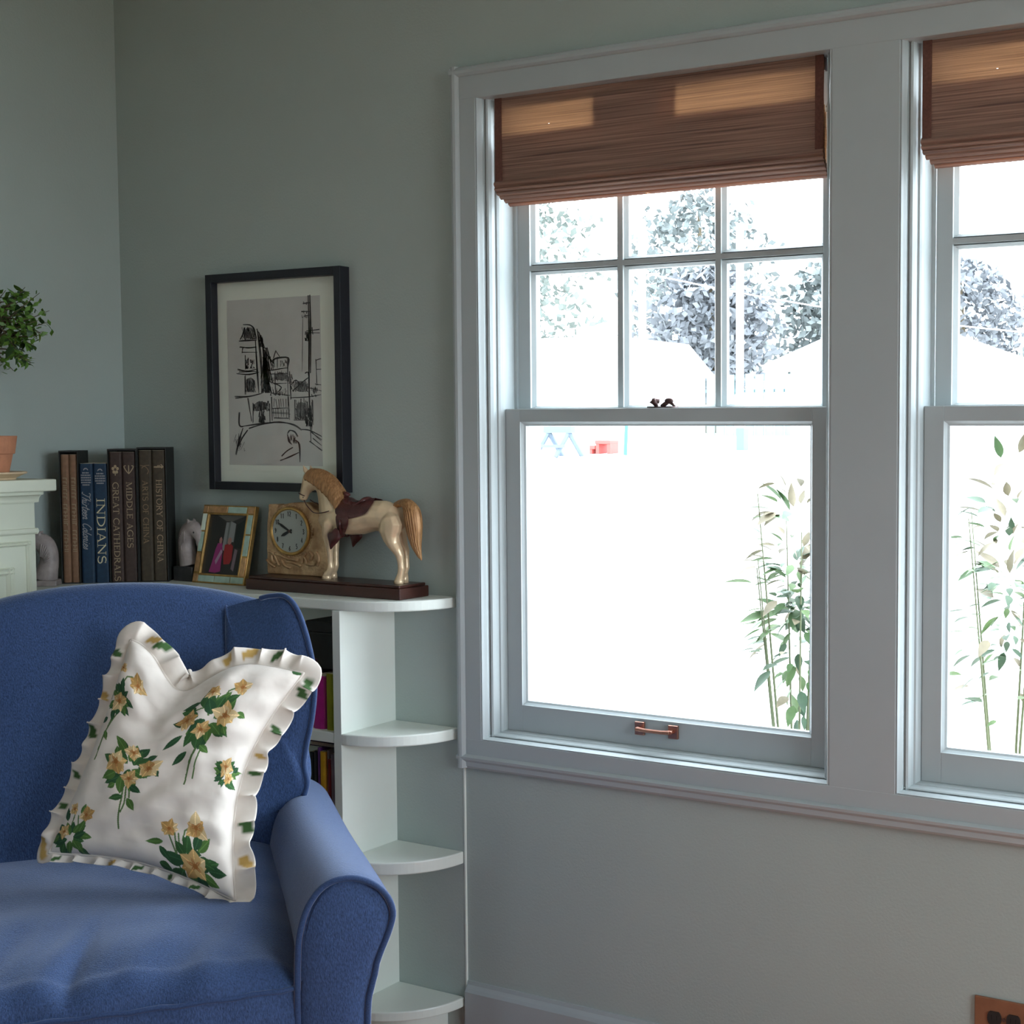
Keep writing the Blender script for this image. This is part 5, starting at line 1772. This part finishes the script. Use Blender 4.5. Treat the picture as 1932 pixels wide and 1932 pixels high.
for k in range(7):
    f_ = (k - 3) / 3.4
    P = spline([(x + f_ * w * .44 * min(1, i / 2), y, -math.sqrt(max(0, 1 - f_ * f_)) * w * .5 * .000228 * .80) for i, (x, y, w) in enumerate(TC)], 4)
    mb.tube([HS(*p) for p in P], [.0016] * (len(P) - 4) + [.0008] * 4, 6)
mb.build('tail', M['mane'], horse, world=True, smooth=True)
# saddle with skirt, fender, stirrup, girth, horn and cantle
sd = MB()


def over(x, top, t):
    """a point on the horse's barrel: t from 0 at the spine to 1 low on the near side"""
    return t


def barrel(x):
    k = [(560, 610, 1000, .029), (690, 592, 1030, .0325), (820, 612, 1035, .0345), (960, 604, 1025, .0345), (1100, 586, 985, .0335)]
    for (xa, ta, ba, wa), (xb, tb, bb_, wb) in zip(k, k[1:]):
        if x <= xb: f = (x - xa) / (xb - xa); return lerp(ta, tb, f), lerp(ba, bb_, f), lerp(wa, wb, f)
    return k[-1][1:]


def side_pt(x, y, lift, s=-1):
    t, b, w = barrel(min(max(x, 560), 1100))
    c, h = (t + b) / 2, (b - t) / 2
    q = min(max((y - c) / h, -1), 1)
    o_ = w * math.sqrt(max(0, 1 - q * q)) + lift
    return HS(x, y - (lift / .0001747 if q < -.9 else 0), s * o_) + Vector((.85 * o_ * .8, 0, 0))


for s in (-1, 1):
    SKR = spline([(640, 600), (720, 575), (820, 612), (900, 618), (1010, 585), (1090, 580), (1060, 660), (1000, 745), (900, 785), (790, 810), (700, 800), (610, 745), (605, 660)], 4, True)
    sd.puff(SKR, lambda u, w, h, s=s: tuple(side_pt(u, w, .0026 + h, s)), .0022, .001, rings=6, p=.6)
    FD = spline([(628, 760), (770, 780), (782, 860), (760, 930), (720, 1000), (670, 1030), (640, 1000), (622, 900)], 4, True)
    sd.puff(FD, lambda u, w, h, s=s: tuple(side_pt(u, w, .0052 + h, s)), .002, .001, rings=5, p=.6)
    ST = spline([(505, 1010), (560, 975), (610, 930), (655, 960), (672, 1060), (640, 1110), (590, 1160), (542, 1205), (525, 1120)], 4, True)
    sd.puff(ST, lambda u, w, h, s=s: tuple(HS(u, w, s * (.0345 + h)) + Vector((.0235, 0, 0))), .006, .006, rings=5, p=.5)
sd.tube([HS(700, 575, 0), HS(716, 522, 0), HS(726, 500, 0), HS(732, 488, 0)], [(.008, .007), (.0055, .005), (.0085, .0085), (.004, .004)], 12)
loft(sd, [((700, 555), (720, 640), .013), ((750, 545), (760, 650), .020), ((800, 585), (800, 660), .021), ((860, 612), (860, 670), .021), ((920, 600), (910, 670), .022), ((955, 575), (940, 665), .022), ((985, 540), (975, 650), .021), ((1005, 545), (1000, 640), .016), ((1018, 590), (1015, 640), .010)], 14)
sd.tube([side_pt(690, y, .003, -1) for y in (820, 900, 980, 1020)] + [HS(690, 1050, -.008), HS(690, 1054, .008)] + [side_pt(690, y, .003, 1) for y in (1020, 980, 900)], [(.0085, .0022)] * 9, 8)
sd.build('saddle', M['saddle'], horse, world=True, smooth=True)
br = MB()
br.tube(spline([tuple(HS(x, y, o)) for x, y, o in ((185, 575, -.0088), (240, 645, -.013), (310, 700, -.018), (375, 735, -.0225), (480, 742, -.030), (560, 730, -.031), (620, 715, -.0325))], 5), .0012, 6)
br.tube(spline([tuple(HS(x, y, o)) for x, y, o in ((185, 575, .0088), (260, 620, .010), (340, 655, .016), (420, 700, .026))], 5), .0010, 6)
br.tube(spline([tuple(HS(x, y, o)) for x, y, o in ((108, 480, -.0085), (150, 500, -.0105), (195, 520, -.0095))], 4), .0010, 6)
br.build('bridle', M['saddle'], horse, world=True, smooth=True)

# ================================================================ POTTED TOPIARY
PT = Vector((-.985, -.442, 1.2395))
pt = thing('potted_topiary', 'small green leafy topiary in a terracotta pot on the mantel, cut off at the left', 'plant', tuple(PT))
MB().lathe([(.0, 0), (.055, 0), (.056, .004), (.072, .012), (.0775, .0135), (.0785, .0165), (.076, .018), (.058, .014), (0, .012)], tuple(PT), 36).build('saucer', M['saucer'], pt, world=True, smooth=False, bevel=.0008)
MB().lathe([(0, .0145), (.042, .0145), (.0505, .058), (.0545, .058), (.0600, .0985), (.0555, .0985), (.0530, .088), (0, .086)], tuple(PT), 36).build('pot', M['terracotta'], pt, world=True, bevel=.0012)
MB().lathe([(0, .0855), (.0528, .0885), (.03, .0915), (0, .092)], tuple(PT), 20).build('soil', M['soil'], pt, world=True, smooth=True)
st = MB()
CC = PT + Vector((.0, -.002, .345))
st.tube([PT + Vector((0, 0, .088)), PT + Vector((.004, .003, .17)), PT + Vector((-.004, 0, .25)), CC + Vector((0, 0, -.03))], [.0065, .0055, .005, .0035], 8)
rn = random.Random(21)
tips = []
for k in range(64):
    a = rn.uniform(0, 2 * math.pi)
    b = rn.uniform(-.75, 1)
    r = .124 * rn.uniform(.70, 1.12)
    sq = math.sqrt(1 - b * b)
    e_ = CC + Vector((r * sq * math.cos(a), r * sq * math.sin(a), r * .90 * b))
    s_ = CC + Vector((0, 0, rn.uniform(-.09, .03)))
    m_ = s_.lerp(e_, .55) + Vector((0, 0, .012))
    st.tube([s_, m_, e_], [.0022, .0015, .0006], 5)
    tips.append((s_, m_, e_))
for dx_, dy_, dz_ in ((.075, .055, -.075), (.115, .075, -.02), (.11, .085, .035), (.085, .08, .075), (.03, .05, -.10), (.065, .10, -.01), (.12, .05, .01)):
    e_ = CC + Vector((dx_, dy_, dz_))
    s_ = CC + Vector((0, 0, -.05))
    m_ = s_.lerp(e_, .5) + Vector((0, 0, .01))
    st.tube([s_, m_, e_], [.0022, .0016, .0006], 5)
    tips += [(s_, m_, e_)] * 2
st.build('stem', M['bark'], pt, world=True, smooth=True)
cnt = 0
for s_, m_, e_ in tips:
    ax = (e_ - m_).normalized()
    pr_ = ax.orthogonal().normalized()
    for k in range(8 if cnt < 470 else 6):
        f_ = lerp(.15, 1.0, (k + rn.random() * .5) / 8)
        p = m_.lerp(e_, f_)
        a = k * 2.4 + rn.uniform(-.4, .4)
        side = (Matrix.Rotation(a, 3, ax) @ pr_)
        d_ = (side + ax * rn.uniform(.3, 1.0))
        l = rn.choice((.020, .023, .026))
        m = M[rn.choice(('leaf', 'leaf', 'leafl', 'leafd', 'leafd', 'leaf'))]
        vis = p.x > -1.06
        if not vis and rn.random() < .6: continue
        if cnt >= 298: continue
        # only leaves on the side that faces the room and the right are kept one by one
        put_leaf(leaf_mesh('leaf', m, l, l * .72, .15, .25), p, d_, Vector((0, 0, 1)) + ax * .4, pt, rn.uniform(.8, 1.2))
        cnt += 1
lf_ = MB()
lfr = random.Random(5)
for k in range(700):
    s_, m_, e_ = tips[k % len(tips)]
    p = s_.lerp(m_, lfr.uniform(.5, 1)).lerp(e_, lfr.uniform(0, 1)) + Vector([lfr.gauss(0, .008) for _ in range(3)])
    u_ = Vector([lfr.uniform(-1, 1) for _ in range(3)]).normalized()
    w_ = u_.cross(Vector([lfr.uniform(-1, 1) for _ in range(3)])).normalized()
    l = lfr.uniform(.007, .011)
    lf_.add([p - u_ * l, p + w_ * l * .5, p + u_ * l, p - w_ * l * .5], [(0, 1, 2, 3)])
lf_.build('foliage', M['leaf'], pt, world=True, kind='stuff')
